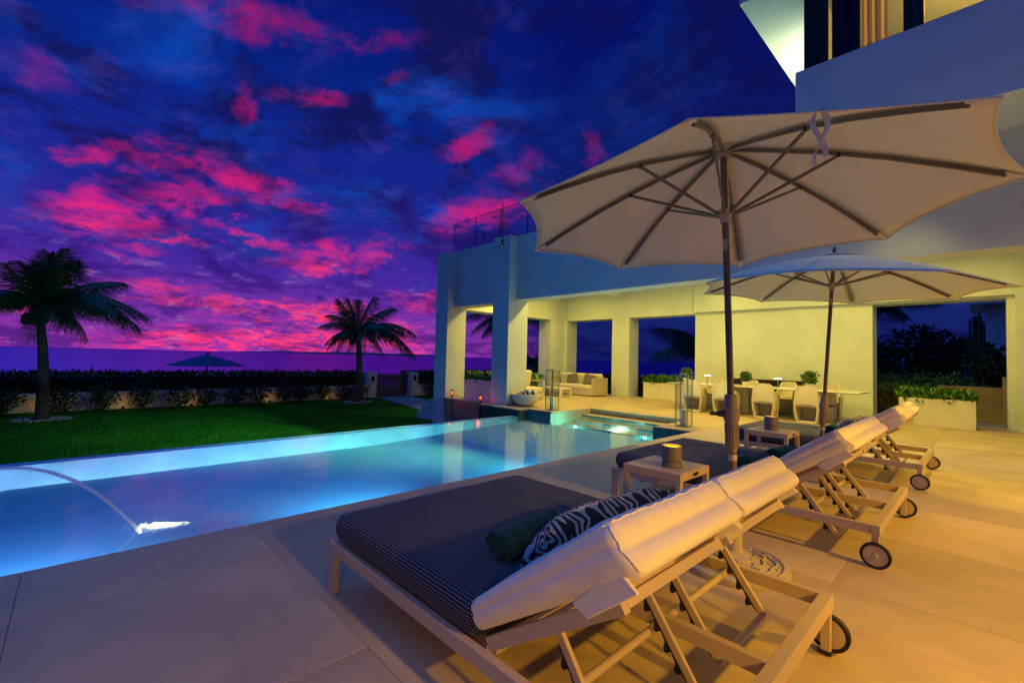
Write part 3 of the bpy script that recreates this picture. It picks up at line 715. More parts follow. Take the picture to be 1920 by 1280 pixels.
# ================================================================== SUNBEDS
def rrect(w, h, r, n=5):
    r = min(r, w/2-1e-4, h/2-1e-4); pts = []
    for (cx_, cz_, a0) in ((w/2-r, -h/2+r, -90), (w/2-r, h/2-r, 0), (-w/2+r, h/2-r, 90), (-w/2+r, -h/2+r, 180)):
        for k in range(n+1):
            a = R_(a0 + 90*k/n); pts.append((cx_+r*math.cos(a), cz_+r*math.sin(a)))
    return pts
def cushion(name, m, parent, L, Wd, T, r, crown=.012, wr=.004, wsc=7, nx=26, ny=22, seed=0, pleat=0.0, hook=None, piping=False):
    """Box cushion: length along x from 0, width along y, thickness along z from 0; UVs in metres around the section."""
    b = MB(); b.uv = []
    base = []
    sec = rrect(Wd, T, r, 5)
    # subdivide long runs of the section
    dense = []
    n = len(sec)
    for i in range(n):
        a, c = sec[i], sec[(i+1) % n]; d = math.hypot(c[0]-a[0], c[1]-a[1]); k = max(1, int(d/(Wd/ny)))
        for j in range(k): dense.append((a[0]+(c[0]-a[0])*j/k, a[1]+(c[1]-a[1])*j/k))
    n = len(dense)
    st = [r*(1-math.cos(PI/2*i/4)) for i in range(4)]
    st = st + [r+(L-2*r)*i/nx for i in range(nx+1)] + [L-s_ for s_ in reversed(st)]
    arc = [0.0]
    for i in range(n): arc.append(arc[-1]+math.hypot(dense[(i+1) % n][0]-dense[i][0], dense[(i+1) % n][1]-dense[i][1]))
    xl = 0.0; prev = None; ux = 0.0
    for x in st:
        e = min(x, L-x); ins = 0 if e >= r else r - math.sqrt(max(0, r*r-(r-e)**2))
        if prev is not None: ux += math.hypot(x-prev[0], ins-prev[1])
        prev = (x, ins)
        for i in range(n+1):
            p, q = dense[i % n]
            fy = max(0, (Wd/2-ins))/(Wd/2); fz = max(.002, (T/2-ins))/(T/2)
            y = p*fy; z = q*fz
            s_ = math.cos(PI*p/Wd*.96)*math.sin(PI*min(1, max(0, x/L))) if abs(p) <= Wd/2 else 0
            if z > 0: z += crown*max(0, s_)
            v = Vector((x, y, z))
            nn = Vector((0, p/Wd*.6, 1 if z > 0 else -1)).normalized()
            a = noise.noise(Vector((x*wsc+seed, y*wsc*.8, z*wsc*2+seed)))*wr + noise.noise(Vector((x*wsc*.35, y*wsc*.5+seed, seed)))*wr*1.5
            if pleat: a += pleat*math.sin(y*85+seed+3*noise.noise(Vector((y*9, x*4, seed))))*max(0, 1-abs(x-(L-.09))/.13)
            if hook: a += hook(x, y, z)
            v += nn*a
            b.v.append((v.x, v.y, v.z+T/2)); b.uv.append((ux, arc[i]))
    m_ = n+1
    for k in range(len(st)-1):
        for i in range(n): b.f.append((k*m_+i, k*m_+i+1, (k+1)*m_+i+1, (k+1)*m_+i))
    b.f.append(tuple(reversed(range(n)))); b.f.append(tuple((len(st)-1)*m_+i for i in range(n)))
    b.f = [tuple(reversed(f)) for f in b.f]
    o = b.build(name, m, parent, smooth='all')
    if piping:
        cen = Vector((L/2, 0, T/2)); ns_ = len(st)
        def pt(k, i):
            v = Vector(b.v[k*m_+(i % n)]); d = Vector((0, v.y/Wd*2, (v.z-T/2)/T*2))
            if k > ns_-6: d.x = .8
            if k < 5: d.x = -.8
            return v + d.normalized()*.0022
        ci = [min(range(n), key=lambda i: abs(dense[i][0]-sy*(Wd/2-.35*r))+abs(dense[i][1]-(T/2-.25*r))) for sy in (1, -1)]
        for i in ci: MB().tube([pt(k, i) for k in range(2, ns_-2)], .0032, 6).build('piping', m, o, smooth='all')
        MB().tube([pt(ns_-3, i) for i in range(n+1)], .0032, 6).build('piping', m, o, smooth='all')
        e = [i for i in range(n)]
        zr = [Vector((L+.001, -Wd/2*.90+Wd*.90*j/14, T*.50)) for j in range(15)]
        MB().tube(zr, .0036, 6).build('end_seam', m, o, smooth='all')
    return o

def soft_box(name, m, parent, L, Wd, T, r, nx, ny, nz, deform):
    b = MB(); idx = {}
    def vid(i, j, k):
        key = (i, j, k)
        if key not in idx:
            p = Vector((L*i/nx-L/2, Wd*j/ny-Wd/2, T*k/nz-T/2)); h = Vector((L/2-r, Wd/2-r, T/2-r))
            inn = Vector([max(-h[a], min(h[a], p[a])) for a in range(3)]); d = p-inn
            q = inn + (d.normalized()*r if d.length > 1e-6 else d)
            idx[key] = len(b.v); b.v.append(tuple(deform(Vector((q.x+L/2, q.y, q.z+T/2)), i/nx, j/ny, k/nz)))
        return idx[key]
    for i in range(nx):
        for j in range(ny):
            b.f.append((vid(i, j, 0), vid(i, j+1, 0), vid(i+1, j+1, 0), vid(i+1, j, 0))); b.f.append((vid(i, j, nz), vid(i+1, j, nz), vid(i+1, j+1, nz), vid(i, j+1, nz)))
    for i in range(nx):
        for k in range(nz):
            b.f.append((vid(i, 0, k), vid(i+1, 0, k), vid(i+1, 0, k+1), vid(i, 0, k+1))); b.f.append((vid(i, ny, k), vid(i, ny, k+1), vid(i+1, ny, k+1), vid(i+1, ny, k)))
    for j in range(ny):
        for k in range(nz):
            b.f.append((vid(0, j, k), vid(0, j, k+1), vid(0, j+1, k+1), vid(0, j+1, k))); b.f.append((vid(nx, j, k), vid(nx, j+1, k), vid(nx, j+1, k+1), vid(nx, j, k+1)))
    o = b.build(name, m, parent, smooth='all')
    for run in ([(nx, j, nz) for j in range(1, ny)], [(i, 0, nz) for i in range(2, nx)], [(i, ny, nz) for i in range(2, nx)], [(nx, 0, k) for k in range(1, nz)], [(nx, ny, k) for k in range(1, nz)]):
        MB().tube([Vector(b.v[vid(*q)]) for q in run], .0032, 6).build('piping', m, o, smooth='all')
    return o
def sm(a, b_, x): t = max(0, min(1, (x-a)/(b_-a))); return t*t*(3-2*t)
def headrest_shape(seed):
    def f(p, u, v, w):
        q = p.copy(); yy = p.y/.655; wz = p.z/.122
        q.z *= .80+.46*u
        if w > .5: q.z += .016*(1-min(1, abs(2*yy))**4)*math.sin(PI*min(1, u*1.02))*(2*w-1)
        e = sm(.86, 1.0, u)
        lobe = abs(math.sin(2*PI*(wz*.98+.01)))**.7
        edge = 1-min(1, abs(2*yy))**6
        q.x += e*((.014 if wz > .5 else .020)*lobe*(.35+.65*edge) + .038*(1-wz) - .012)
        pl = .0040*math.sin(p.y*88+seed+3*noise.noise(Vector((p.y*7, seed, 1))))*(.5+.5*noise.noise(Vector((p.y*5, seed, 4))))
        q.x += e*pl*(1 if wz > .5 else .5)
        q.z += pl*.9*sm(.72, .93, u)*(1 if w > .6 else 0)
        sd = sm(.40, .5, abs(yy))
        q.y += (1 if yy > 0 else -1)*sd*(.010*math.sin(PI*wz) - .006*math.exp(-((wz-.60)/.05)**2))
        n_ = noise.noise(Vector((p.x*6+seed, p.y*5, p.z*5)))*.004 + noise.noise(Vector((p.x*15+seed, p.y*13, p.z*9+3)))*.0018
        q.z += n_*(1 if w > .5 else .4); q.y += n_*.8*sd; q.x += n_*e
        return q
    return f
HW = .675; LB = 1.892; HX = 1.195; ANG = R_(33)
def folds(x, y, z):
    if z < 0: return 0
    v = 0
    for (fx, fy, a, L, w, amp) in ((.42, .28, 35, .42, .030, .012), (.78, .30, -20, .30, .026, .014), (.80, .17, 15, .26, .022, .012), (.60, .12, 20, .36, .03, .007), (.25, -.1, 60, .3, .035, .006)):
        dx, dy = x-fx, y-fy; c, s = math.cos(R_(a)), math.sin(R_(a)); u = dx*c+dy*s; t = -dx*s+dy*c + .25*u*u
        v += 1.5*amp*math.exp(-(t/w)**2 - (u/L*1.6)**4)
    return v
def make_sunbed(label):
    t = thing('double_sunbed', label, 'sunbed')
    BM_ = M['bone']
    for y in (-HW+.017, 0, HW-.017):
        MB().box(.036, LB-.046, y-.016, y+.016, .192, .247).build('side_rail' if y else 'centre_rail', BM_, t, bevel=.002)
    MB().box(0, .035, -HW, HW, .192, .25).build('front_rail', BM_, t, bevel=.002)
    MB().box(LB-.045, LB, -HW, HW, .187, .248).build('rear_rail', BM_, t, bevel=.002)
    MB().box(.04, HX-.02, -HW+.036, -.018, .215, .235).build('bed_panel', BM_, t); MB().box(.04, HX-.02, .018, HW-.036, .215, .235).build('bed_panel', BM_, t)
    for s in (-1, 1):
        lg = MB().box(0, .072, s*HW-(.03 if s > 0 else 0), s*HW+(.0 if s > 0 else .03), .0, .191).build('front_leg', BM_, t, bevel=.002)
        MB().box(.052, .056, s*(HW-.031)-.003, s*(HW-.031)+.003, .07, .077).build('bolt', M['darkmetal'], lg)
        lg = MB().box(LB-.042, LB-.006, s*HW-(.03 if s > 0 else 0), s*HW+(.0 if s > 0 else .03), .018, .186).build('rear_leg', BM_, t, bevel=.002)
        MB().box(LB-.045, LB-.003, s*HW-(.032 if s > 0 else -.002), s*HW+(.002 if s > 0 else .032) , .004, .02).build('foot_pad', M['black'], lg)
        w = MB().lathe([(.001, -.010), (.060, -.010), (.063, -.006), (.063, .006), (.060, .010), (.001, .010)], 32).build('wheel', BM_, t, smooth=True)
        w.location = (LB-.02, s*(HW+.020), .0765); w.rotation_euler = (R_(90), 0, 0)
        MB().lathe([(.062, -.012), (.0735, -.012), (.0765, -.008), (.0765, .008), (.0735, .012), (.062, .012), (.062, -.012)], 32).build('tyre', M['rubber'], w, smooth=True)
        MB().lathe([(.001, -.016), (.012, -.016), (.014, -.010), (.014, .010), (.012, .016), (.001, .016)], 12).build('hub', BM_, w, smooth=True)
    for x in (.25, .68, 1.12): MB().box(x, x+.03, -HW+.034, HW-.034, .165, .191).build('cross_bar', BM_, t)
    # mattress
    mt = cushion('mattress', M['dots'], t, 1.165, 1.335, .135, .055, .012, .0035, 6, 44, 44, 2, hook=folds); mt.location = (.01, 0, .249)
    for s in (-1, 1):
        yc = s*.335
        fr = MB(); c, sn = math.cos(ANG), math.sin(ANG)
        def P(d, h, y): return (HX+.01+d*c-h*sn, y, .262+d*sn+h*c)
        for y in (yc-.295, yc+.295): fr.bar(P(.0, 0, y), P(.60, 0, y), .026, .045, (-sn, 0, c))
        for d in (.04, .22, .40, .585): fr.bar(P(d, 0, yc-.281), P(d, 0, yc+.281), .03, .03, (-sn, 0, c))
        hf = fr.build('headrest_frame', BM_, t, bevel=.002)
        hc = soft_box('headrest_cushion', M['canvaswhite'], t, .70, .655, .122, .027, 40, 44, 16, headrest_shape(5+s*2.3))
        hc.location = (HX-.02, yc, .292); hc.rotation_euler = (0, -ANG, 0)
        for y in (-.329, .329):
            fb_ = MB(); y2 = y*.975
            fb_.add([(.465, y, .000), (.665, y*1.012, .040), (.690, y*1.006, -.026), (.50, y*1.004, -.046), (.465, y2, .000), (.665, y2, .040), (.690, y2, -.026), (.50, y2, -.046)], [(0, 1, 2, 3), (7, 6, 5, 4), (0, 3, 7, 4), (1, 5, 6, 2), (3, 2, 6, 7), (0, 4, 5, 1)])
            fb_.build('sleeve_flap', M['canvaswhite'], hc, bevel=.003)
        # prop: two notched arms joined below
        top = (1.435, .405); bot = (1.655, .105)
        for y in (yc-.235, yc+.235):
            a = MB().bar((top[0], y, top[1]), (bot[0], y, bot[1]), .016, .028, (1, 0, .7)).build('prop_arm', BM_, t, bevel=.0015)
            cb = MB(); dx, dz = bot[0]-top[0], bot[1]-top[1]; ln = math.hypot(dx, dz); dx /= ln; dz /= ln; nx_, nz_ = dz, -dx
            if nx_ > 0: nx_, nz_ = -nx_, -nz_
            def Q(d, h): return (top[0]+dx*d+nx_*(h+.013), top[1]+dz*d+nz_*(h+.013))
            poly = [Q(.05, 0), Q(.06, .010)]
            for k in range(4):
                d0 = .085+k*.068
                poly += [Q(d0, .012), Q(d0+.012, .026), Q(d0+.026, .034), Q(d0+.034, .028), Q(d0+.030, .020), Q(d0+.022, .013), Q(d0+.030, .008), Q(d0+.044, .008)]
            poly += [Q(.355, .004), Q(.362, 0)]
            cbm = MB(); nP = len(poly)
            for yv in (y-.006, y+.006):
                for p_ in poly: cbm.v.append((p_[0], yv, p_[1]))
                for k in range(nP): 
                    pass
            base_ = [((p_[0]-top[0])*dx+(p_[1]-top[1])*dz) for p_ in poly]
            for d_ in base_:
                for yv in (y-.006,): cbm.v.append((top[0]+dx*d_+nx_*.012, yv, top[1]+dz*d_+nz_*.012))
            for d_ in base_: cbm.v.append((top[0]+dx*d_+nx_*.012, y+.006, top[1]+dz*d_+nz_*.012))
            for k in range(nP-1):
                cbm.f += [(k, k+1, 2*nP+k+1, 2*nP+k), (nP+k, 3*nP+k, 3*nP+k+1, nP+k+1), (k, nP+k, nP+k+1, k+1)]
            cbm.build('notch_comb', M['black'], a)
        MB().bar((bot[0], yc-.243, bot[1]), (bot[0], yc+.243, bot[1]), .026, .012, (0, 0, 1)).build('prop_foot', BM_, t, bevel=.0015)
    MB().tube([(1.478, -HW+.034, .213), (1.478, HW-.034, .213)], .0145, 12).build('stay_bar', BM_, t, smooth=True)
    return t
bed1 = make_sunbed('nearest double sunbed with dark dotted mattress, folded cushions and one long patterned pillow')
bed1.location = (-2.347, 1.655, 0)
bed2 = copy_tree(bed1); bed2.location = (-2.347, 4.195, 0); bed2['label'] = 'middle double sunbed, carrying two rolled green towels, between the two side tables'
bed3 = copy_tree(bed1); bed3.location = (-2.347, 6.770, 0); bed3['label'] = 'farthest double sunbed, beyond the leaning umbrella pole, nearest the dining chairs'
for b_ in (bed1, bed2, bed3): b_['group'] = 'double sunbeds lined up beside the pool'

def towel_roll(loc, rz, label, L=.34, r=.062, group='rolled green towels on the sunbeds'):
    b = MB(); n = 26
    prof = []
    for i in range(n):
        a = 2*PI*i/n; rr = r*(1+.05*math.sin(2*a+.5)); prof.append((rr*math.cos(a), rr*math.sin(a)*.92))
    st = [(-L/2, .80), (-L/2+.008, .93), (-L/2+.025, 1.0), (-L/4, 1.01), (0, .99), (L/4, 1.02), (L/2-.025, 1.0), (L/2-.008, .93), (L/2, .80)]
    for x, s_ in st:
        for p, q in prof: b.v.append((x, p*s_, q*s_+r*.9))
    for k in range(len(st)-1):
        for i in range(n): b.f.append((k*n+i, k*n+(i+1) % n, (k+1)*n+(i+1) % n, (k+1)*n+i))
    b.f.append(tuple(range(n))); b.f.append(tuple(reversed([(len(st)-1)*n+i for i in range(n)])))
    t = thing('rolled_towel', label, 'towel', loc, rz, group)
    o = b.build('roll', M['teal'], t, smooth=True); jitter(o, .006, 22, loc[0])
    for sx_ in (-1, 1):
        sp = MB()
        pts = []
        for i in range(60):
            a = i/60*2*PI*2.6; rr = r*(.93-.80*i/60); pts.append((sx_*(L/2+.003), rr*math.cos(a), rr*math.sin(a)*.92+r*.9))
        sp.tube(pts, .006, 6)
        sp.build('spiral_end', M['teal'], t, smooth='all')
    fl = MB().tube([(-L/2+.005, -r*.9, .012), (L/2-.005, -r*.92, .014)], .010, 8).build('loose_edge', M['teal'], t, smooth=True)
    return t
towel_roll((-1.40, 1.45, .392), R_(96), 'rolled green towel half hidden behind the long patterned pillow on the nearest sunbed', .38, .058)
towel_roll((-1.245, 3.80, .398), R_(84), 'front rolled green towel on the middle sunbed, beside the umbrella pole')
towel_roll((-1.205, 4.36, .398), R_(82), 'rear rolled green towel on the middle sunbed, farther from the umbrella pole')
towel_roll((-1.275, 6.52, .398), R_(88), 'rolled green towel in front of the patterned pillow on the farthest sunbed')

def pillow(name, label, loc, rot, w, h, t, m, group=None, sub=None, nx=22, ny=14):
    b = MB(); rows = []
    for sgn in (1, -1):
        for j in range(ny+1):
            for i in range(nx+1):
                u = i/nx*2-1; v = j/ny*2-1
                k = max(0, (1-u**4))**.55*max(0, (1-v**4))**.55
                px = u*w/2*(1-.05*(1-v*v)*abs(u)**3); py = v*h/2*(1-.07*(1-u*u)*abs(v)**3)
                b.v.append((px, py, sgn*(t/2*k+.002) + .006*noise.noise(Vector((px*9, py*9, sgn*2+loc[0])))*k))
    n = (nx+1)*(ny+1)
    for s in (0, 1):
        for j in range(ny):
            for i in range(nx):
                q = (s*n+j*(nx+1)+i, s*n+j*(nx+1)+i+1, s*n+(j+1)*(nx+1)+i+1, s*n+(j+1)*(nx+1)+i)
                b.f.append(q if s == 0 else tuple(reversed(q)))
    ring = [i for i in range(nx+1)] + [(j*(nx+1)+nx) for j in range(1, ny+1)] + [ny*(nx+1)+i for i in range(nx-1, -1, -1)] + [j*(nx+1) for j in range(ny-1, 0, -1)]
    for k in range(len(ring)):
        a, c = ring[k], ring[(k+1) % len(ring)]; b.f.append((a, n+a, n+c, c))
    o = b.build(name, m, None, smooth='all'); o.location = loc; o.rotation_euler = rot
    return tag(o, label, 'pillow', group)
def orient(xa, za):
    x = Vector(xa).normalized(); z = Vector(za); z = (z-x*z.dot(x)).normalized(); y = z.cross(x)
    return Matrix((x, y, z)).transposed().to_euler()
pillow('scatter_pillow', 'long black and cream scroll pillow propped on the nearest sunbed', (-1.165, 1.69, .485), orient((.03, 1, .0), (-.75, 0, .65)), .86, .26, .17, M['scroll'], 'patterned pillows on the sunbeds')
pillow('scatter_pillow', 'long black and cream scroll pillow propped on the farthest sunbed', (-1.16, 6.86, .485), orient((.03, 1, .0), (-.75, 0, .65)), .86, .26, .17, M['scroll'], 'patterned pillows on the sunbeds')

# ================================================================== SIDE TABLES + CANDLES
def side_table(loc, label, w=.43, d=.44, h=.47):
    t = thing('side_table', label, 'side table', loc, 0, 'slatted side tables between the sunbeds')
    m = M['bone']; L = .036
    for sx_ in (-1, 1):
        for sy_ in (-1, 1):
            MB().box(sx_*w/2-(L if sx_ > 0 else 0), sx_*w/2+(0 if sx_ > 0 else L), sy_*d/2-(L if sy_ > 0 else 0), sy_*d/2+(0 if sy_ > 0 else L), .0, h-.052).build('leg', m, t, bevel=.002)
    MB().box(-w/2, w/2, -d/2, -d/2+L, h-.051, h).build('rail', m, t, bevel=.002); MB().box(-w/2, w/2, d/2-L, d/2, h-.051, h).build('rail', m, t, bevel=.002)
    MB().box(-w/2, -w/2+L, -d/2+L+.0005, d/2-L-.0005, h-.051, h).build('rail', m, t, bevel=.002)
    r = MB().box(w/2-L, w/2, -d/2+L+.0005, d/2-L-.0005, h-.051, h).build('rail', m, t, bevel=.002)
    hs = MB(); 
    pts = [(.042*math.cos(a)*1.0 if False else (max(-.03, min(.03, .045*math.cos(a))) + .012*math.cos(a)), .012*math.sin(a)) for a in [2*PI*k/20 for k in range(20)]]
    hs.prism([(p, h-.026+q) for p, q in pts], w/2-.002, w/2+.0016, 'x'); hs.build('hand_hole_dark', M['black'], r)  # black plate painted in for the hole's dark inside
    n = 6; iw = d-2*L-.006; sw = iw/n
    for k in range(n): 
        y = -d/2+L+.003+k*sw
        MB().box(-w/2+L+.001, w/2-L-.001, y+.0045, y+sw-.0045, h-.022, h-.001).build('slat', m, t, bevel=.0015)
    MB().box(-w/2+.004, w/2-.004, -d/2+.004, -d/2+.026, .0, .018).build('stretcher', m, t)
    return t
side_table((-1.60, 3.085, 0), 'small slatted side table between the nearest and middle sunbeds')
side_table((-1.68, 5.665, 0), 'small slatted side table between the middle and farthest sunbeds')
def candle_pot(loc, label):
    t = thing('candle_pot', label, 'candle', loc, 0, 'lit candle pots on the side tables')
    MB().lathe([(.064, 0), (.068, .004), (.068, .030), (.060, .036), (.060, .042), (.070, .050), (.070, .142), (.068, .146), (.062, .146), (.061, .125), (.001, .125)], 36).build('pot', M['pot'], t, smooth=True)
    MB().lathe([(.001, .1335), (.0605, .1335)], 28).build('wax', M['wax'], t)
    MB().tube([(0, 0, .133), (.001, 0, .143)], .0015, 6).build('wick', M['black'], t)
    lamp('candle_light', 'POINT', (0, 0, .17), .5, (1, .55, .12), t, .015)
candle_pot((-1.545, 3.06, .47), 'lit grey candle pot on the side table beside the nearest sunbed')
candle_pot((-1.70, 5.70, .47), 'lit grey candle pot on the side table beside the farthest sunbed')

# ================================================================== UMBRELLAS
def umbrella(label, base, tx, ty, L, rim, hub, rad, ph, crank_z, crank_dir, plate):
    t = thing('patio_umbrella', label, 'umbrella', (base[0], base[1], 0), 0, 'open cream umbrellas over the sunbeds')
    ax = Vector((math.sin(tx), math.sin(ty), 0)); ax.z = math.sqrt(1-ax.x**2-ax.y**2)
    e1 = Vector((0, 1, 0)).cross(ax).normalized(); e2 = ax.cross(e1)
    A = lambda h: ax*h
    ring = lambda h, r, a: ax*h + e1*r*math.cos(a) + e2*r*math.sin(a)
    MB().tube([A(.30), A(crank_z-.18)], .021, 16).build('lower_pole', M['bronze'], t, smooth=True)
    MB().tube([A(crank_z+.12), A(L-.02)], .019, 16).build('upper_pole', M['bronze'], t, smooth=True)
    cw = MB(); prof = [(.0, .024), (.02, .027), (.03, .034), (.17, .036), (.19, .044), (.25, .046), (.26, .036), (.33, .035), (.335, .026)]
    pts = [A(crank_z-.20+h) for h, _ in prof]
    cs = cw.tube(pts, [r for _, r in prof], 20).build('crank_housing', M['housing'], t, smooth=True)
    rib_ = MB()
    for k in range(14):
        a = 2*PI*k/14; rib_.bar(A(crank_z-.17)+e1*.035*math.cos(a)+e2*.035*math.sin(a), A(crank_z-.035)+e1*.036*math.cos(a)+e2*.036*math.sin(a), .007, .006, e1*math.cos(a)+e2*math.sin(a))
    rib_.build('grip_flutes', M['housing'], cs)
    cd = Vector(crank_dir).normalized(); c0 = A(crank_z+.02)
    MB().tube([c0+cd*.03, c0+cd*.075, c0+cd*.085, c0+cd*.12], [.022, .018, .011, .012], 12).build('crank_knob', M['black'], cs, smooth=True)
    MB().tube([A(crank_z-.25), A(crank_z-.215)], .0235, 16).build('joint_ring', M['bone'], t, smooth=True)
    MB().tube([A(hub-.045), A(hub-.02), A(hub+.02), A(hub+.035)], [.026, .032, .048, .044], 16).build('runner', M['bone'], t, smooth=True)
    MB().tube([A(L-.06), A(L-.03), A(L-.0)], [.032, .04, .03], 16).build('top_hub', M['bone'], t, smooth=True)
    MB().box(-.013, .013, -.0215, -.0195, 0, .07).build('maker_plate', M['steel'], t).location = A(1.88)
    cord = []
    for k in range(14): cord.append(A(hub+.04+(L-hub-.1)*k/13)+e1*.024+e2*(-.006+.004*math.sin(k*1.7)))
    MB().tube(cord, .0035, 6).build('pulley_cord', M['ivory'], t)
    topc = A(L+.005)
    def surf(k, s, r):                         # r 0..1 out along the ribs, s 0..1 between ribs k and k+1
        P0 = [topc.lerp(ring(rim, rad, ph+2*PI*(k+j)/8), r) + ax*(.045*math.sin(PI*r)) for j in (0, 1)]
        p = P0[0].lerp(P0[1], s); q = 4*s*(1-s)
        cen = topc.lerp(A(rim), r)
        return p + (cen-p)*(.046*q*r*r) + ax*(.040*q*r*(1-.45*r))
    for k in range(8):
        b = MB(); nr, ns = 14, 10
        for i in range(nr+1):
            for j in range(ns+1): b.v.append(surf(k, j/ns, .02+.98*i/nr))
        for i in range(nr):
            for j in range(ns): b.f.append((i*(ns+1)+j, i*(ns+1)+j+1, (i+1)*(ns+1)+j+1, (i+1)*(ns+1)+j))
        o = b.build('canopy_panel', M['canvas'], t, smooth='all')
        sd = o.modifiers.new('cloth', 'SOLIDIFY'); sd.thickness = .002
        hm = MB().tube([surf(k, j/12, .997)-ax*.004 for j in range(13)], .0045, 6).build('hem', M['canvas'], o, smooth='all')
        pts = [surf(k, 0, f)-ax*.020 for f in (.025, .2, .4, .6, .8, .93)]
        rb = MB()
        for i in range(len(pts)-1): rb.bar(pts[i], pts[i+1], .014, .020, ax)
        rbo = rb.build('rib', M['alurib'], t)
        MB().bar(surf(k, 0, .925)-ax*.012, surf(k, 0, .995)-ax*.008, .030, .012, ax).build('tip_pocket', M['canvas'], rbo, bevel=.003)
        j0 = surf(k, 0, .44)-ax*.03; j1 = ring(hub+.008, .046, ph+2*PI*k/8)
        MB().bar(j1, j0, .0115, .016, ax).build('strut', M['alurib'], t)
        MB().bar(j0-ax*.008, j0+ax*.014, .018, .02, e1).build('strut_joint', M['darkmetal'], rbo)
    # vent cap at the top
    b = MB(); b.lathe([(.24, -.032), (.12, .006), (.001, .030)], 8); b.build('vent_cap', M['canvas'], t, smooth='all').location = topc
    fb = MB().tube([topc+ax*.02, topc+ax*.05, topc+ax*.09, topc+ax*.10], [.012, .02, .012, .002], 12).build('finial', M['bronze'], t, smooth=True)
    # tie strap hanging from the rim
    # base: cast disc with woven relief and a tube
    px, py = plate; bb = MB(); bb.lathe([(.295, 0), (.300, .012), (.296, .034), (.283, .042), (.255, .046), (.245, .040), (.235, .046), (.14, .062), (.075, .085), (.050, .10), (.046, .36), (.001, .36)], 44)
    bo = bb.build('base', M['cast'], t, smooth=True, loc=(px, py, 0))
    rl = MB()
    for rr, nn, off in ((.205, 9, 0), (.150, 7, .3), (.100, 5, .1)):
        for k in range(nn):
            a0 = 2*PI*k/nn+off; zz = .046+(.235-rr)*.17+.002
            pts = [((rr+.020*math.sin(PI*u/7))*math.cos(a0+u/7*1.9*PI/nn), (rr+.020*math.sin(PI*u/7))*math.sin(a0+u/7*1.9*PI/nn), zz) for u in range(8)]
            rl.tube(pts, .008, 6)
            pts = [((rr+.026-.05*u/5)*math.cos(a0+.12+u*.03), (rr+.026-.05*u/5)*math.sin(a0+.12+u*.03), zz-.002+.001*u) for u in range(6)]
            rl.tube(pts, .007, 6)
    for rr in (.265, .238): rl.tube([(rr*math.cos(a), rr*math.sin(a), .044) for a in [2*PI*k/40 for k in range(41)]], .007, 6)
    rl.build('woven_relief', M['cast'], bo, smooth='all')
    return t, surf, ax
u1, surf1, ax1 = umbrella('large near cream umbrella with its hub and ribs seen from below', (-1.015, 2.803), R_(-2.248), R_(.427), 2.525, 2.062, 2.098, 1.306, 5.77696, .885, (-.72, -.69, 0), (-.045, .075))
st = MB(); p0 = surf1(6, .12, .98)
u2, surf2, ax2 = umbrella('farther cream umbrella on a leaning pole beside the dining table', (-1.304, 6.013), R_(3.27), R_(.049), 2.422, 2.037, 2.085, 1.415, 3.17292, .74, (.72, .69, 0), (.10, -.20))

# tie strap on the near umbrella
def strap(p, dirv, L):
    b = MB(); n = 18
    for st_ in (0, 1):
        i0 = len(b.v)
        for i in range(n+1):
            f = i/n; tw = 2.6*f+st_*1.9; w = .010
            c_ = p + Vector((0, 0, .02-L*f*(1-.12*st_))) + dirv*(.030*math.sin(f*5.2+st_*PI)*(1-.3*f)) 
            a = Vector((math.cos(tw), math.sin(tw), .15))*w
            b.v += [c_-a, c_+a]
        b.f += [(i0+2*i, i0+2*i+1, i0+2*i+3, i0+2*i+2) for i in range(n)]
    o = b.build('tie_strap', M['canvas'], u1, smooth='all'); sd = o.modifiers.new('c', 'SOLIDIFY'); sd.thickness = .003
# placed at the middle of the rim panel nearest the lens
best = max(range(8), key=lambda k: (surf1(k, .5, 1)-Vector((0, 0, 0))).dot(Vector((.72, -.69, 0))))
strap(surf1(best, .47, .985)-ax1*.005, Vector((.7, .7, 0)), .22)

# ================================================================== LANTERNS
def lantern(loc, label, rz=0.0, w=.235, h=.95, ch=.30):
    t = thing('glass_lantern', label, 'lantern', loc, rz, 'tall glass floor lanterns by the pool steps')
    f = MB(); b = .014; q = w/2
    for sx_ in (-1, 1):
        for sy_ in (-1, 1): f.bar((sx_*(q-b/2), sy_*(q-b/2), b), (sx_*(q-b/2), sy_*(q-b/2), h-b), b, b, (1, 0, 0))
    for z in (b/2, h-b/2):
        for s in (-1, 1):
            f.bar((-q, s*(q-b/2), z), (q, s*(q-b/2), z), b, b); f.bar((s*(q-b/2), -q+b, z), (s*(q-b/2), q-b, z), b, b)
    f.build('frame', M['steel'], t)
    for s in (-1, 1):
        MB().box(-q+b, q-b, s*(q-b/2)-.002, s*(q-b/2)+.002, b, h-b).build('pane', M['glass'], t)
        MB().box(s*(q-b/2)-.002, s*(q-b/2)+.002, -q+b, q-b, b, h-b).build('pane', M['glass'], t)
    MB().box(-q+b, q-b, -q+b, q-b, .003, .014).build('floor_plate', M['steel'], t)
    MB().lathe([(.052, 0), (.054, .004), (.054, ch-.006), (.048, ch), (.001, ch-.004)], 28).build('candle', M['ivory'], t, smooth=True, loc=(0, 0, .015))
    MB().tube([(-q+.02, 0, h-b*.5), (-.04, 0, h+.03), (.04, 0, h+.03), (q-.02, 0, h-b*.5)], .005, 8).build('handle', M['steel'], t)
    return t
lantern((-3.98, 8.34, 0), 'tall glass lantern at the deck corner right of the pool steps', .05)
lantern((-7.17, 8.22, 0), 'tall glass lantern at the pool corner near the towel bowl')

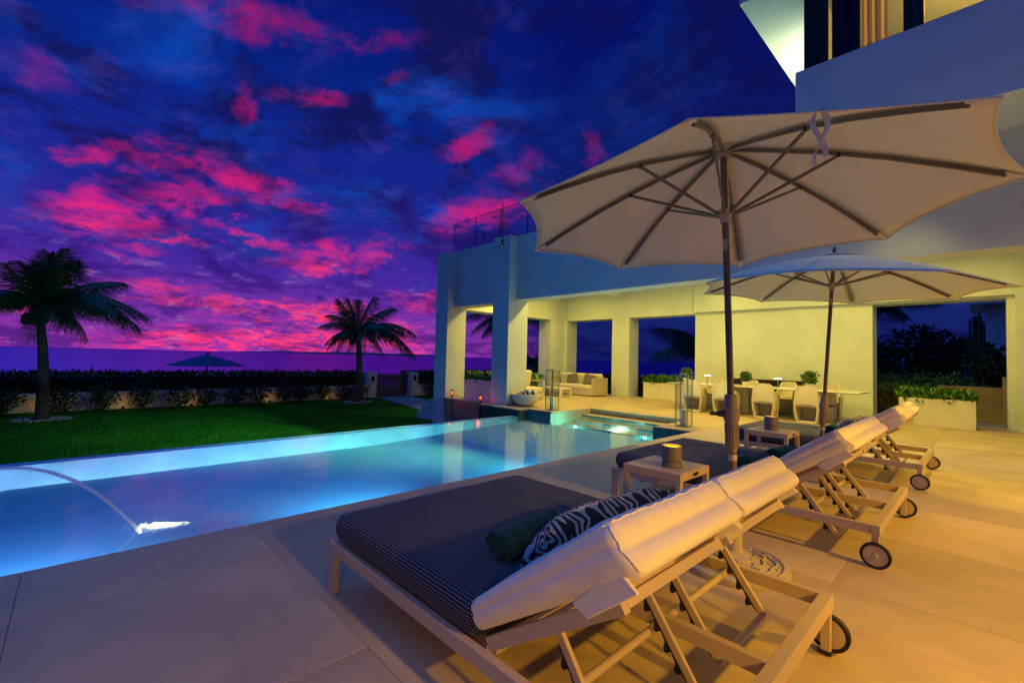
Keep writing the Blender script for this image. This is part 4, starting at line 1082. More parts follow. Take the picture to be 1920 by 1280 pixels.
# ================================================================== TOWEL BOWL
bowl = thing('towel_bowl', 'round white bowl holding striped towels by the front column', 'bowl', (-8.16, 8.33, 0))
MB().lathe([(.15, 0), (.17, .004), (.26, .06), (.335, .16), (.37, .27), (.375, .30), (.36, .305), (.345, .27), (.30, .16), (.20, .07), (.001, .05)], 44).build('shell', M['planter'], bowl, smooth=True)
tw_l = ('leftmost', 'front', 'rightmost', 'rear')
for k, (x, y, rz, tz) in enumerate(((-.12, .02, .5, .62), (.02, -.04, .35, .70), (.14, .05, .2, .66), (.02, .14, .4, .60))):
    b = MB(); b.tube([(-.16, 0, 0), (-.15, 0, 0), (.15, 0, 0), (.16, 0, 0)], [.045, .058, .058, .045], 16)
    o = b.build('striped_towel', M['stripe'], None, smooth=True); o.location = (-8.16+x, 8.33+y, .31); o.rotation_euler = (0, R_(-24), rz)
    tag(o, tw_l[k]+' navy and white striped towel rolled up in the white bowl', 'towel', 'striped towels in the bowl')

# ================================================================== TORCHES
for (x, y, hz, lab) in ((-10.24, 7.55, .10, 'left garden torch with glowing flame, in front of the outer column'), (-9.08, 7.60, .06, 'right garden torch with glowing flame, nearer the pool platform')):
    t = thing('garden_torch', lab, 'torch', (x, y, ZL), 0, 'flame torches beyond the pool edge')
    h = hz - ZL
    MB().tube([(0, 0, 0), (0, 0, h)], .011, 8).build('stake', M['black'], t)
    MB().lathe([(.012, 0), (.035, .02), (.042, .05), (.040, .055), (.02, .05), (.001, .05)], 16).build('cup', M['black'], t, loc=(0, 0, h))
    cg = MB()
    for k in range(7):
        a = 2*PI*k/7; cg.tube([(.041*math.cos(a), .041*math.sin(a), .05), (.046*math.cos(a), .046*math.sin(a), .10), (.046*math.cos(a), .046*math.sin(a), .165)], .003, 5)
    cg.build('cage', M['black'], t, loc=(0, 0, h))
    MB().lathe([(.047, .165), (.05, .17), (.044, .19), (.001, .20)], 16).build('cap', M['black'], t, loc=(0, 0, h))
    MB().lathe([(.012, .05), (.030, .08), (.026, .11), (.012, .145), (.001, .16)], 12).build('flame', M['flame'], t, smooth='all', loc=(0, 0, h))
    MB().lathe([(.006, .055), (.014, .08), (.010, .11), (.001, .13)], 10).build('flame_core', M['flamecore'], t, smooth='all', loc=(0, 0, h))
    lamp('torch_light', 'POINT', (-.06, 0, h+.11), 1.5, (1.0, .035, .002), t, .04)

# ================================================================== DINING
def dining_chair(x, y, rz, label, group):
    t = thing('dining_chair', label, 'chair', (x, y, 0), rz, group)
    Hc = .785
    def ws(z): # half width
        ks = [(0, .175), (.1, .195), (.25, .215), (.42, .222), (.58, .205), (.70, .188), (.75, .168), (.785, .115)]
        for (a, b_), (c, d) in zip(ks, ks[1:]):
            if z <= c: f = (z-a)/(c-a); f = f*f*(3-2*f); return b_+(d-b_)*f
        return ks[-1][1]
    def yb(z): return -.235 - .03*math.sin(PI*min(1, z/.8)) - .02*(z/.8)
    def yf(z):
        ks = [(0, .16), (.12, .23), (.30, .275), (.46, .27), (.52, .22), (.56, .05), (.62, -.10), (.70, -.175), (.785, -.215)]
        for (a, b_), (c, d) in zip(ks, ks[1:]):
            if z <= c: f = (z-a)/(c-a); return b_+(d-b_)*f
        return ks[-1][1]
    zs = [i*Hc/28 for i in range(29)]
    sh = MB()
    for s in (-1, 1):
        base = len(sh.v); ny = 6
        for th in (0, 1):
            for z in zs:
                for j in range(ny+1):
                    f = j/ny; yv = yb(z)+(yf(z)-yb(z))*f
                    w = ws(z)*(1-.06*f) - (.028 if th else 0)
                    sh.v.append((s*w, yv, z))
        n = len(zs)*(ny+1)
        for th in (0, 1):
            for i in range(len(zs)-1):
                for j in range(ny):
                    q = [base+th*n+i*(ny+1)+j, base+th*n+i*(ny+1)+j+1, base+th*n+(i+1)*(ny+1)+j+1, base+th*n+(i+1)*(ny+1)+j]; sh.f.append(tuple(q))
        for i in range(len(zs)-1):
            for j in (0, ny): sh.f.append((base+i*(ny+1)+j, base+(i+1)*(ny+1)+j, base+n+(i+1)*(ny+1)+j, base+n+i*(ny+1)+j))
        for i in (0, len(zs)-1):
            for j in range(ny): sh.f.append((base+i*(ny+1)+j, base+i*(ny+1)+j+1, base+n+i*(ny+1)+j+1, base+n+i*(ny+1)+j))
    sh.build('side_shell', M['chair'], t, smooth=True)
    bk = MB(); nz, nw = 14, 8
    for th in (0, .035):
        for i in range(nz+1):
            z = .37+(Hc-.37)*i/nz
            for j in range(nw+1):
                u = j/nw*2-1; zz = z - (.045*u*u*u*u if i == nz else 0) + (0.03*(1-u*u) if i == 0 else 0)
                bk.v.append((u*(ws(z)-.004), yb(z)+.012+th-.012*(1-u*u)*0, zz))
    n = (nz+1)*(nw+1)
    for th in (0, 1):
        for i in range(nz):
            for j in range(nw): bk.f.append((th*n+i*(nw+1)+j, th*n+i*(nw+1)+j+1, th*n+(i+1)*(nw+1)+j+1, th*n+(i+1)*(nw+1)+j))
    for j in range(nw):
        bk.f.append((j, j+1, n+j+1, n+j)); bk.f.append((nz*(nw+1)+j, nz*(nw+1)+j+1, n+nz*(nw+1)+j+1, n+nz*(nw+1)+j))
    bk.build('backrest', M['chair'], t, smooth=True)
    MB().box(-.20, .20, -.235, .25, .345, .385).build('seat', M['chair'], t, bevel=.012, seg=2)
    MB().box(-.172, .172, -.232, .155, 0, .05).build('foot_plate', M['chair'], t, bevel=.012, seg=2)
    fr = MB(); fr.add([(-.19, .17, .05), (.19, .17, .05), (.205, .245, .345), (-.205, .245, .345), (-.19, .15, .05), (.19, .15, .05), (.205, .225, .345), (-.205, .225, .345)], [(0, 1, 2, 3), (7, 6, 5, 4), (0, 4, 5, 1), (3, 2, 6, 7), (0, 3, 7, 4), (1, 5, 6, 2)])
    fr.build('front_shell', M['chair'], t)
    return t
dt = thing('dining_table', 'long white dining table with thin overhanging top by the back wall', 'table', (-3.57, 11.45, 0))
MB().box(-2.25, 1.81, -.23, .92, .655, .672).build('tabletop', M['tabletop'], dt, bevel=.003)
MB().box(-2.251, 1.811, -.231, .921, .648, .6545).build('top_edge', M['blackgloss'], dt)
for x in (-1.15, .55): MB().box(x, x+.75, .18, .50, 0, .647).build('pedestal', M['planter'], dt, bevel=.01)
c0 = dining_chair(-2.60, 11.16, 0, 'cream moulded dining chair farthest right, its back to the pool', 'moulded chairs on the near side of the table')
def dup(src, x, y, rz, label, group):
    c = copy_tree(src); c.location = (x, y, 0); c.rotation_euler = (0, 0, rz); c['label'] = label; c['group'] = group; return c
dup(c0, -3.43, 11.17, .05, 'cream moulded dining chair second from the right, between the two umbrella poles', 'moulded chairs on the near side of the table')
dup(c0, -4.28, 11.15, -.04, 'cream moulded dining chair just behind the near umbrella pole', 'moulded chairs on the near side of the table')
dup(c0, -5.05, 11.20, .10, 'cream moulded dining chair seen partly through the right glass lantern', 'moulded chairs on the near side of the table')
for i, (x, lb) in enumerate(((-5.18, 'far side dining chair, back only, behind the left table lamp'), (-4.30, 'far side dining chair, back only, beside the middle potted plant'), (-3.42, 'far side dining chair, back only, behind the right table lamp'), (-2.52, 'far side dining chair, back only, behind the right potted plant'))):
    dup(c0, x, 12.62, PI+.03*i, lb, 'moulded chairs on the far side of the table')
sb = thing('sideboard', 'low black sideboard against the white wall behind the dining table', 'sideboard', (-4.05, 13.22, 0))
MB().box(-.90, .86, -.12, .12, .08, .80).build('carcass', M['blackgloss'], sb, bevel=.004); MB().box(-.85, .81, -.10, .10, 0, .079).build('plinth', M['blackgloss'], sb)
def table_lamp(x, y, label):
    t = thing('table_lamp', label, 'table lamp', (x, y, .672), 0, 'lit table lamps on the dining table')
    MB().lathe([(.001, 0), (.05, 0), (.05, .008), (.012, .014), (.010, .20), (.001, .20)], 20).build('stem', M['steel'], t, smooth=True)
    MB().lathe([(.001, .20), (.075, .20), (.075, .212), (.03, .222), (.001, .224)], 24).build('shade', M['lampwhite'], t, smooth=True)
    lamp('lamp_light', 'POINT', (0, 0, .16), 1.6, (1, .8, .4), t, .03)
table_lamp(-5.00, 11.78, 'lit flat-topped table lamp left of the near umbrella pole')
table_lamp(-3.36, 11.75, 'lit flat-topped table lamp between the two umbrella poles')

# ================================================================== FOLIAGE HELPERS
def leaves(name, m, parent, n, region, size, seed=0, up=.4, aspect=.42, outward=None):
    rnd = random.Random(seed); b = MB()
    for _ in range(n):
        p = Vector(region(rnd))
        d = Vector((rnd.gauss(0, 1), rnd.gauss(0, 1), rnd.gauss(up, .8)))
        if outward is not None: d += (p-Vector(outward)).normalized()*1.1
        d.normalize()
        sd = d.cross(Vector((rnd.gauss(0, 1), rnd.gauss(0, 1), rnd.gauss(0, 1)))).normalized()
        L = size*rnd.uniform(.6, 1.3); w = L*aspect*.5
        nn = sd.cross(d)*L*.12
        b.add([p, p+d*L*.5+sd*w+nn, p+d*L, p+d*L*.5-sd*w+nn], [(0, 1, 2, 3)])
    me = bpy.data.meshes.new(name); me.from_pydata(b.v, [], b.f); me.materials.append(m)
    return link(bpy.data.objects.new(name, me), parent)
def blades(name, m, parent, n, x0, x1, y0, y1, z, size, seed=0, spread=.8):
    """arching strap leaves growing from a strip"""
    rnd = random.Random(seed); b = MB()
    for _ in range(n):
        p = Vector((rnd.uniform(x0, x1), rnd.uniform(y0, y1), z)); a = rnd.uniform(0, 2*PI); o = Vector((math.cos(a), math.sin(a), 0))
        L = size*rnd.uniform(.55, 1.2); sd = Vector((-o.y, o.x, 0)); lean = rnd.uniform(.15, spread); w = L*.07+.006
        c = [p, p+o*L*.25*lean+Vector((0, 0, L*.5)), p+o*L*.62*lean+Vector((0, 0, L*.80)), p+o*L*1.05*lean+Vector((0, 0, L*(.95-.5*lean)))]
        i0 = len(b.v)
        for k, q in enumerate(c):
            ww = w*(.7, 1.0, .75, .05)[k]; b.v += [tuple(q-sd*ww), tuple(q+sd*ww)]
        b.f += [(i0+2*k, i0+2*k+1, i0+2*k+3, i0+2*k+2) for k in range(3)]
    me = bpy.data.meshes.new(name); me.from_pydata(b.v, [], b.f); me.materials.append(m)
    return link(bpy.data.objects.new(name, me), parent)
def ell(c, r, shell=.55):
    def f(rnd):
        while True:
            v = Vector((rnd.uniform(-1, 1), rnd.uniform(-1, 1), rnd.uniform(-1, 1)))
            if shell < v.length < 1:
                k = 1+.25*noise.noise(Vector((v.x*2+c[0], v.y*2+c[1], v.z*2)))
                return (c[0]+v.x*r[0]*k, c[1]+v.y*r[1]*k, c[2]+v.z*r[2]*k)
    return f
def boxr(x0, x1, y0, y1, z0, z1, hug=.6, top=.07):
    def f(rnd):
        x, y, z = rnd.uniform(x0, x1), rnd.uniform(y0, y1), rnd.uniform(z0, z1)
        q = rnd.random()
        if q < hug*.45: z = z1 + rnd.gauss(0, top*.6)
        elif q < hug*.75: x = x1
        elif q < hug*.9: y = y0 if rnd.random() < .5 else y1
        return (x, y, z)
    return f

# planters
def planter(loc, w, d, h, label, plabel, seed, n=170, size=.30):
    t = thing('planter_box', label, 'planter', loc)
    b = MB(); th = .025
    b.box(-w/2, w/2, -d/2, -d/2+th, 0, h); b.box(-w/2, w/2, d/2-th, d/2, 0, h); b.box(-w/2, -w/2+th, -d/2+th+.0005, d/2-th-.0005, 0, h); b.box(w/2-th, w/2, -d/2+th+.0005, d/2-th-.0005, 0, h)
    b.build('box', M['planter'], t, bevel=.003)
    MB().box(-w/2+th, w/2-th, -d/2+th, d/2-th, .02, h-.05).build('soil', M['soil'], t)
    p = thing('planter_plants', plabel, 'plants', (loc[0], loc[1], loc[2]+h-.05))
    o = blades('foliage', M['bright'], p, n, -w/2+.05, w/2-.05, -d/2+.05, d/2-.05, 0, size, seed, 1.0); o['kind'] = 'stuff'
    o = leaves('low_leaves', M['bright'], p, n*2, lambda r: (r.uniform(-w/2, w/2), r.uniform(-d/2, d/2), r.uniform(.0, size*.55)), size*.45, seed+5); o['kind'] = 'stuff'
    return t
planter((-.75, 13.03, 0), 1.16, .40, .575, 'white rectangular planter in the right-hand opening', 'leafy green plants filling the right-hand planter', 21, 230)
planter((-6.98, 13.72, 0), 1.72, .42, .53, 'white rectangular planter in the opening behind the right lantern', 'leafy green plants filling the planter behind the right lantern', 22, 330, .34)
planter((-9.84, 8.36, -.01), 1.30, .42, .585, 'planter box between the two front columns', 'leafy green plants between the two front columns', 23, 200, .32)

def pot_plant(x, y, z, label, seed, r=.14, h=.13):
    t = thing('potted_plant', label, 'plant', (x, y, z), 0, 'potted plants on the dining table')
    MB().lathe([(.05, 0), (.065, .01), (.085, h), (.078, h), (.07, h-.02), (.001, h-.02)], 20).build('pot', M['planter'], t, smooth=True)
    leaves('foliage', M['bush'], t, 330, ell((0, 0, h+.11), (r, r, r*.95), .2), .075, seed, .5, .5)
    st_ = MB()
    for k in range(6): a = k*1.05; st_.tube([(0, 0, h-.02), (.05*math.cos(a), .05*math.sin(a), h+.12)], .004, 5)
    st_.build('stems', M['trunk'], t)
pot_plant(-5.60, 11.85, .672, 'leafy potted plant at the far left end of the dining table', 31)
pot_plant(-4.08, 11.8, .672, 'leafy potted plant in the middle of the dining table', 32, .125, .10)
pot_plant(-2.72, 11.72, .672, 'leafy potted plant near the right umbrella pole on the dining table', 33, .16)

# ================================================================== LOUNGE CORNER
sofa = thing('outdoor_sofa', 'cream outdoor sofa with woven frame by the back opening', 'sofa', (-10.0, 12.72, 0))
MB().box(-.95, 1.04, -.42, .40, .03, .22).build('frame_base', M['rattan'], sofa, bevel=.006)
MB().box(-.95, 1.04, .32, .40, .221, .60).build('frame_back', M['rattan'], sofa, bevel=.006)
for x in (-.95, .97):
    ar = MB(); ar.box(x, x+.07, -.42, -.37, .221, .60); ar.box(x, x+.07, .27, .318, .221, .60); ar.box(x, x+.07, -.369, .269, .55, .60); ar.box(x+.02, x+.05, -.369, .269, .221, .549)
    ar.build('arm', M['rattan'], sofa, bevel=.003)
c = cushion('seat_cushion', M['sofacush'], sofa, 1.83, .74, .14, .035, .012, .003, 5, 18, 12, 3); c.location = (-.87, -.06, .225)
for i in range(3):
    c = cushion('back_cushion', M['sofacush'], sofa, .58, .38, .15, .05, .03, .005, 7, 10, 10, i); c.location = (-.86+.615*i, .165, .53); c.rotation_euler = (R_(-74), 0, 0)
pillow('throw_pillow', 'black and white patterned cushion on the left of the sofa', (-10.20, 12.72, .54), orient((1, .1, .15), (.0, -1, .45)), .40, .38, .13, M['scrollsmall'], 'patterned cushions on the sofa', nx=12, ny=12)
pillow('throw_pillow', 'black and white patterned cushion on the right of the sofa', (-9.46, 12.70, .54), orient((1, .0, -.05), (.0, -1, .45)), .40, .38, .13, M['scrollsmall'], 'patterned cushions on the sofa', nx=12, ny=12)
ac = thing('armchair', 'cream outdoor armchair half hidden behind the front column', 'armchair', (-9.62, 9.85, 0), R_(-10))
MB().box(-.40, .42, -.36, .36, .04, .20).build('frame_base', M['rattan'], ac, bevel=.005)
for y in (-.36, .31):
    ar = MB(); ar.box(.37, .42, y, y+.05, .201, .56); ar.box(-.40, -.35, y, y+.05, .201, .56); ar.box(-.349, .369, y, y+.05, .52, .56); ar.build('arm', M['rattan'], ac, bevel=.003)
c = cushion('seat_cushion', M['sofacush'], ac, .72, .60, .15, .04, .015, .003, 5, 10, 10, 4); c.location = (-.30, 0, .205)
c = cushion('back_cushion', M['sofacush'], ac, .50, .60, .15, .05, .02, .004, 5, 10, 10, 5); c.location = (-.22, 0, .34); c.rotation_euler = (0, R_(-78), 0)
ct = thing('coffee_table', 'low cream coffee table in front of the outdoor sofa', 'coffee table', (-9.93, 11.50, 0))
MB().box(-.55, .50, -.27, .27, .235, .28).build('top', M['planter'], ct, bevel=.004)
for x in (-.55, .43):
    for y in (-.27, .20): MB().box(x, x+.07, y, y+.07, 0, .234).build('leg', M['planter'], ct, bevel=.003)
pp = thing('fern_pot', 'leafy fern in a pale pot between armchair and sofa', 'plant', (-10.5, 11.05, 0))
MB().lathe([(.14, 0), (.17, .03), (.20, .26), (.18, .26), (.16, .22), (.001, .22)], 24).build('pot', M['planter'], pp, smooth=True)
blades('fronds', M['bright'], pp, 130, -.10, .10, -.10, .10, .2, .55, 41, 1.2)
ur = thing('garden_urn', 'pale pedestal urn with a spiky plant outside the left opening', 'urn', (-13.6, 14.4, ZL))
MB().box(-.22, .22, -.22, .22, 0, 1.15).build('pedestal', M['planter'], ur, bevel=.01); MB().lathe([(.12, 1.15), (.16, 1.2), (.24, 1.42), (.001, 1.42)], 20).build('bowl', M['planter'], ur, smooth=True)
blades('spikes', M['palm'], ur, 50, -.08, .08, -.08, .08, 1.4, .55, 42, .5)

# ================================================================== GARDEN
def gwall():
    t = thing('garden_wall', 'low white garden wall running behind the flower bushes', 'wall', (-20.4, 0, ZL))
    y = -12.0
    while y < 10.0:
        MB().box(-.12, .12, y, min(y+2.0, 10.02)-.004, -.1, .57).build('wall_section', M['plaster'], t, bevel=.006); y += 2.0
    y = 12.75
    while y < 19: MB().box(-.12, .12, y, y+1.996, -.1, .57).build('wall_section', M['plaster'], t, bevel=.006); y += 2.0
gwall()
def hedge(name, label, x0, x1, y0, y1, z0, z1, n, seed, size=.16, m='hedge'):
    t = thing(name, label, 'hedge', ((x0+x1)/2, (y0+y1)/2, z0)); cx_, cy_ = (x0+x1)/2, (y0+y1)/2
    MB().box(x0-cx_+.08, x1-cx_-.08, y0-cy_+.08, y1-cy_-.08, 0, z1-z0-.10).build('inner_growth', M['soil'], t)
    o = leaves('foliage', M[m], t, n, boxr(x0-cx_, x1-cx_, y0-cy_, y1-cy_, 0, z1-z0, .85), size, seed, .3); o['kind'] = 'stuff'
hedge('clipped_hedge', 'long dark clipped hedge behind the low wall, left of the gate', -22.0, -20.75, -12, 10.0, ZL, .28, 16000, 51)
hedge('clipped_hedge', 'dark hedge right of the gate, seen beside the outer column', -22.0, -20.6, 12.75, 22, ZL, .30, 7000, 52)
# gate
gt = thing('garden_gate', 'wooden picket gate between two white pillars', 'gate', (-20.45, 11.33, ZL))
for k in range(15):
    y = -.83+k*.119
    MB().box(-.02, .02, y, y+.085, .05, 1.10+.015*math.sin(k*1.3)).build('picket', M['wood'], gt)
for z in (.22, .90): MB().box(.021, .05, -.86, .92, z, z+.09).build('cross_rail', M['wood'], gt)
for (y, lab) in ((10.23, 'white gate pillar left of the wooden gate'), (12.52, 'white gate pillar right of the wooden gate')):
    t = thing('gate_pillar', lab, 'pillar', (-20.45, y, ZL), 0, 'white pillars of the garden gate')
    MB().box(-.23, .23, -.21, .21, -.1, 1.14).build('shaft', M['plaster'], t, bevel=.008); MB().box(-.25, .25, -.23, .23, 1.141, 1.19).build('cap', M['plaster'], t, bevel=.008)
    MB().box(.232, .31, -.06, .06, .78, 1.02).build('lantern', M['darkmetal'], t, bevel=.004)
# flower bushes
bi = 0
spots = [(-1.5, .9), (-.3, .8), (.7, .95), (1.7, 1.0), (2.7, .85), (3.5, .8), (4.45, .95), (5.2, .9), (6.2, 1.0), (6.9, .8), (7.7, .85), (8.6, .8), (9.4, .7), (13.3, .9), (14.4, .8), (-3, .9), (-4.5, 1.0)]
where = ['behind the left palm', 'just left of the left palm trunk', 'just right of the left palm trunk', 'left of the wall gap', 'below the beach parasol', 'right of the beach parasol', 'tall, midway along', 'midway between the palms', 'tallest, third left of the right palm', 'second left of the right palm', 'left of the right palm trunk', 'behind the right palm trunk', 'beside the left gate pillar', 'beside the right gate pillar', 'between gate and outer column', 'off the left edge', 'farthest left']
for (y, h), wtxt in zip(spots, where):
    bi += 1; x = -19.75+random.uniform(-.15, .2)
    t = thing('flower_bush', 'dark leafy bush with red blooms, '+wtxt, 'bush', (x, y, ZL), 0, 'flower bushes along the garden wall')
    leaves('foliage', M['darkbush'], t, 300, ell((0, 0, h*.47), (.36, .38, h*.45), .25), .12, 60+bi, .3, .5)
    osp = leaves('outer_sprigs', M['darkbush'], t, 60, ell((0, 0, h*.52), (.42, .46, h*.5), .8), .14, 90+bi, .6, .35)
    s_ = MB()
    for k in range(7): a = k*.9+bi; s_.tube([(0, 0, 0), (.14*math.cos(a), .16*math.sin(a), h*.4), (.28*math.cos(a), .34*math.sin(a), h*.8)], .012, 5)
    s_.build('branches', M['trunk'], t)
    osp['kind'] = 'stuff'
    flw = leaves('flowers', M['red'], t, 12, ell((.1, 0, h*.6), (.42, .5, h*.5), .8), .07, 120+bi, .5, .9); flw['kind'] = 'stuff'
for (y, lab) in ((-.75, 'small garden uplight at the foot of the wall, behind the left palm'), (1.2, 'small garden uplight at the foot of the wall, far left'), (3.1, 'small garden uplight at the foot of the wall, middle'), (5.7, 'small garden uplight at the foot of the wall, right'), (8.15, 'small garden uplight at the foot of the wall, by the right palm')):
    t = thing('garden_uplight', lab, 'garden light', (-19.98, y, ZL), 0, 'uplights along the garden wall')
    MB().lathe([(.03, 0), (.04, .02), (.045, .10), (.04, .10), (.001, .09)], 12).build('body', M['darkmetal'], t)
    lamp('uplight', 'POINT', (.0, 0, .17), 1.0, (1, .42, .05), t, .06)

# palms
def frond_mesh(L, droop, seed, nl=74, lw=.028, ll=.74, side=0.0):
    rnd = random.Random(seed); b = MB(); pts = []
    for i in range(15):
        f = i/14; pts.append(Vector((L*(f-.12*f*f*droop), side*f*f*L*.25, L*(.42*f - droop*.78*f*f))))
    b.tube(pts, [.030*(1-f/14*.9) for f in range(15)], 5)
    for k in range(nl):
        f = .12+.88*k/nl; i = min(13, int(f*14)); p = pts[i].lerp(pts[i+1], f*14-i); tg = (pts[i+1]-pts[i]).normalized()
        sdv = tg.cross(Vector((0, 0, 1))).normalized()
        l = ll*(.45+.9*math.sin(PI*min(1, .12+f*.86)))*rnd.uniform(.85, 1.1)
        for s in (-1, 1):
            d = (sdv*s*.85 + tg*(.45+.5*f) + Vector((0, 0, -.25-.35*droop-.2*rnd.random()))).normalized()
            w = tg*lw*.5
            m1 = p+d*l*.5+Vector((0, 0, -.02*l)); e = p+d*l*rnd.uniform(.8, 1.1)+Vector((rnd.gauss(0, .04), rnd.gauss(0, .04), -.30*l))
            b.add([p-w, p+w, m1+w*1.1, m1-w*1.1, e], [(0, 1, 2, 3), (3, 2, 4)])
    me = bpy.data.meshes.new('frond'); me.from_pydata(b.v, [], b.f); me.materials.append(M['palm']); return me
FM = [frond_mesh(2.5, .55, 1), frond_mesh(2.6, .85, 2), frond_mesh(2.3, .25, 3), frond_mesh(2.5, 1.15, 4, side=.4), frond_mesh(2.0, -.1, 5)]
def palm(name, label, loc, crown, fr, sc_=1.0, nuts=0, tr=.16, bed=True):
    """fr: list of (frond shape, compass angle, pitch, scale)"""
    t = thing(name, label, 'palm tree', loc, 0, 'palm trees around the garden')
    cz = Vector(crown)-Vector(loc)
    tk = MB(); pts = []; rs = []
    for i in range(22):
        f = i/21; w = .06*math.sin(f*PI)
        pts.append((cz.x*f+w*.4, cz.y*f+w, cz.z*f)); rs.append(tr*(1.25-.55*f)*(1+.035*(i % 2))*(1.25 if i == 0 else 1))
    tk.tube(pts, rs, 12).build('trunk', M['trunk'], t, smooth='all')
    bt = MB()
    for k in range(12):
        a = k*2.4; r = tr*.8; bt.bar(cz+Vector((r*math.cos(a), r*math.sin(a), -.42+.03*k)), cz+Vector((r*2.2*math.cos(a), r*2.2*math.sin(a), -.02+.03*k)), .08, .03)
    bt.build('leaf_bases', M['trunk'], t)
    for (k, a, p, s) in fr:
        if bed: wv = math.cos(R_(a-46)); s *= 1+.16*wv; p -= 5*(1-wv)*.5
        o = bpy.data.objects.new('frond', FM[k]); link(o, t); o.location = cz+Vector((0, 0, .05)); o.rotation_euler = Matrix.Rotation(R_(a), 3, 'Z').to_4x4().to_3x3().to_euler() if p == 0 else (Matrix.Rotation(R_(a), 3, 'Z') @ Matrix.Rotation(R_(-p), 3, 'Y')).to_euler(); o.scale = (s*sc_,)*3
    for k in range(nuts):
        a = 3.6+k*.8; MB().ball((0, 0, 0), .12, 10, 8, 1.25).build('coconut', M['trunk'], t, smooth='all').location = cz+Vector((.24*math.cos(a), .24*math.sin(a), -.28-.05*(k % 2)))
    if bed:
        rnd = random.Random(len(label)); pb_ = MB()
        for _ in range(150):
            a = rnd.uniform(0, 2*PI); r = rnd.uniform(.22, .58); pb_.ball((r*math.cos(a), r*math.sin(a)*1.05, .02), rnd.uniform(.03, .06), 6, 4, .6)
        o = pb_.build('pebble_ring', M['stoneedge'], t, smooth='all'); o['kind'] = 'stuff'
    return t
# wind blows the crowns towards the picture's right: compass +46 deg from x
fr1 = [(1, 40, 12, 1.15), (3, 62, 25, 1.15), (0, 22, 38, 1.0), (1, 80, 5, 1.05), (3, 10, 10, .9), (0, 95, 30, 1.0), (2, 130, 50, .9), (0, 165, 30, 1.05), (1, 205, 25, 1.0), (2, 235, 45, 1.0), (0, 250, 20, 1.05), (3, 285, 15, .95), (1, 320, 20, .9), (0, 345, 40, .9), (2, 50, 60, .85), (2, 190, 65, .9), (4, 210, 80, 1.05), (0, 225, 5, 1.0), (1, 150, 0, .9), (3, 120, -5, .8), (3, 350, -10, .7)]
palm('palm_tree', 'left palm tree with windblown fronds and coconuts, in front of the wall', (-18.1, -.62, ZL), (-18.15, -.80, 2.25), fr1, .76, 5, .115)
fr2 = [(3, 46, 8, 1.05), (1, 55, 18, .95), (3, 36, 28, .8), (0, 70, 40, .8), (2, 100, 55, .8), (2, 160, 60, .85), (0, 190, 45, .85), (0, 215, 35, .95), (1, 232, 30, .9), (3, 225, 5, .8), (1, 250, 0, .75), (3, 280, -5, .7), (2, 225, 65, .9), (1, 200, 10, .8), (0, 130, 25, .8), (1, 310, 10, .7), (3, 340, 0, .7), (3, 20, -5, .65), (2, 240, 52, .95), (3, 170, -8, .7)]
palm('palm_tree', 'right palm tree near the gate, standing in a ring of pale stones', (-18.44, 8.68, ZL), (-18.44, 8.58, 2.05), fr2, .86, 2, .13)
fr3 = [(3, 200, 15, 1.15), (1, 225, 20, 1.15), (0, 240, 30, 1.1), (3, 190, 5, 1.0), (1, 160, 20, 1), (0, 130, 30, 1), (1, 90, 20, 1), (0, 45, 30, 1), (3, 0, 15, 1), (1, 300, 20, 1), (2, 20, 60, .9), (3, 260, 5, 1.0)]
palm('palm_tree', 'palm tree whose fronds show between the two front columns', (-15.95, 15.3, ZL), (-15.95, 15.3, 3.0), fr3, .80, 0, .13, False)
palm('palm_tree', 'low young palm seen through the left opening of the pavilion', (-14.8, 15.8, ZL), (-14.8, 15.8, .9), [(3, k*40+10, 30-10*(k % 3), .8) for k in range(9)], 1.0, 0, .13, False)
palm('palm_tree', 'dark palm seen through the opening behind the right lantern', (-8.6, 20.5, ZL), (-8.6, 20.5, 1.35), [(1, k*36+8, 45-14*(k % 3), 1.1) for k in range(10)]+[(4, 40, 78, 1.0), (2, 80, 70, 1.1)], 1.0, 0, .18, False)
palm('palm_tree', 'tall dark palm at the left edge of the right-hand opening', (-2.85, 19.5, ZL), (-2.75, 19.5, 3.0), [(1, k*33, 40-14*(k % 3), .8) for k in range(11)], 1.0, 0, .15, False)

# beach parasol beyond the hedge
bp = thing('beach_parasol', 'open dark parasol on the beach beyond the hedge', 'parasol', (-23.75, 4.18, -1.7))
M['parasol'] = mat('violet_canvas', (.10, .07, .26), .9)
MB().tube([(0, 0, 0), (0, 0, 2.72)], .03, 10).build('pole', M['darkmetal'], bp)
cb_ = MB(); cb_.lathe([(1.50, 2.26), (.75, 2.52), (.001, 2.74)], 10); cb_.lathe([(1.47, 2.25), (.75, 2.505), (.01, 2.72)], 10); cb_.build('canopy', M['parasol'], bp)
MB().lathe([(.05, 2.74), (.06, 2.80), (.001, 2.86)], 10).build('finial', M['darkmetal'], bp)
for k in range(8):
    a = 2*PI*k/8; MB().bar((0, 0, 2.70), (1.45*math.cos(a), 1.45*math.sin(a), 2.245), .02, .02).build('rib', M['darkmetal'], bp)
# steps down to the lawn beside the outer column
stp = thing('garden_steps', 'pale steps from the terrace down to the lawn beside the outer column', 'steps', (-12.1, 8.9, ZL))
for k in range(3):
    MB().box(-.85+.28*k, -.57+.28*k if k < 2 else .30, -.75, .75, 0, .21*(k+1)-.03).build('riser', M['plaster'], stp)
    MB().box(-.87+.28*k, -.565+.28*k if k < 2 else .30, -.76, .76, .21*(k+1)-.029, .21*(k+1)).build('tread', M['palet'], stp, bevel=.004)
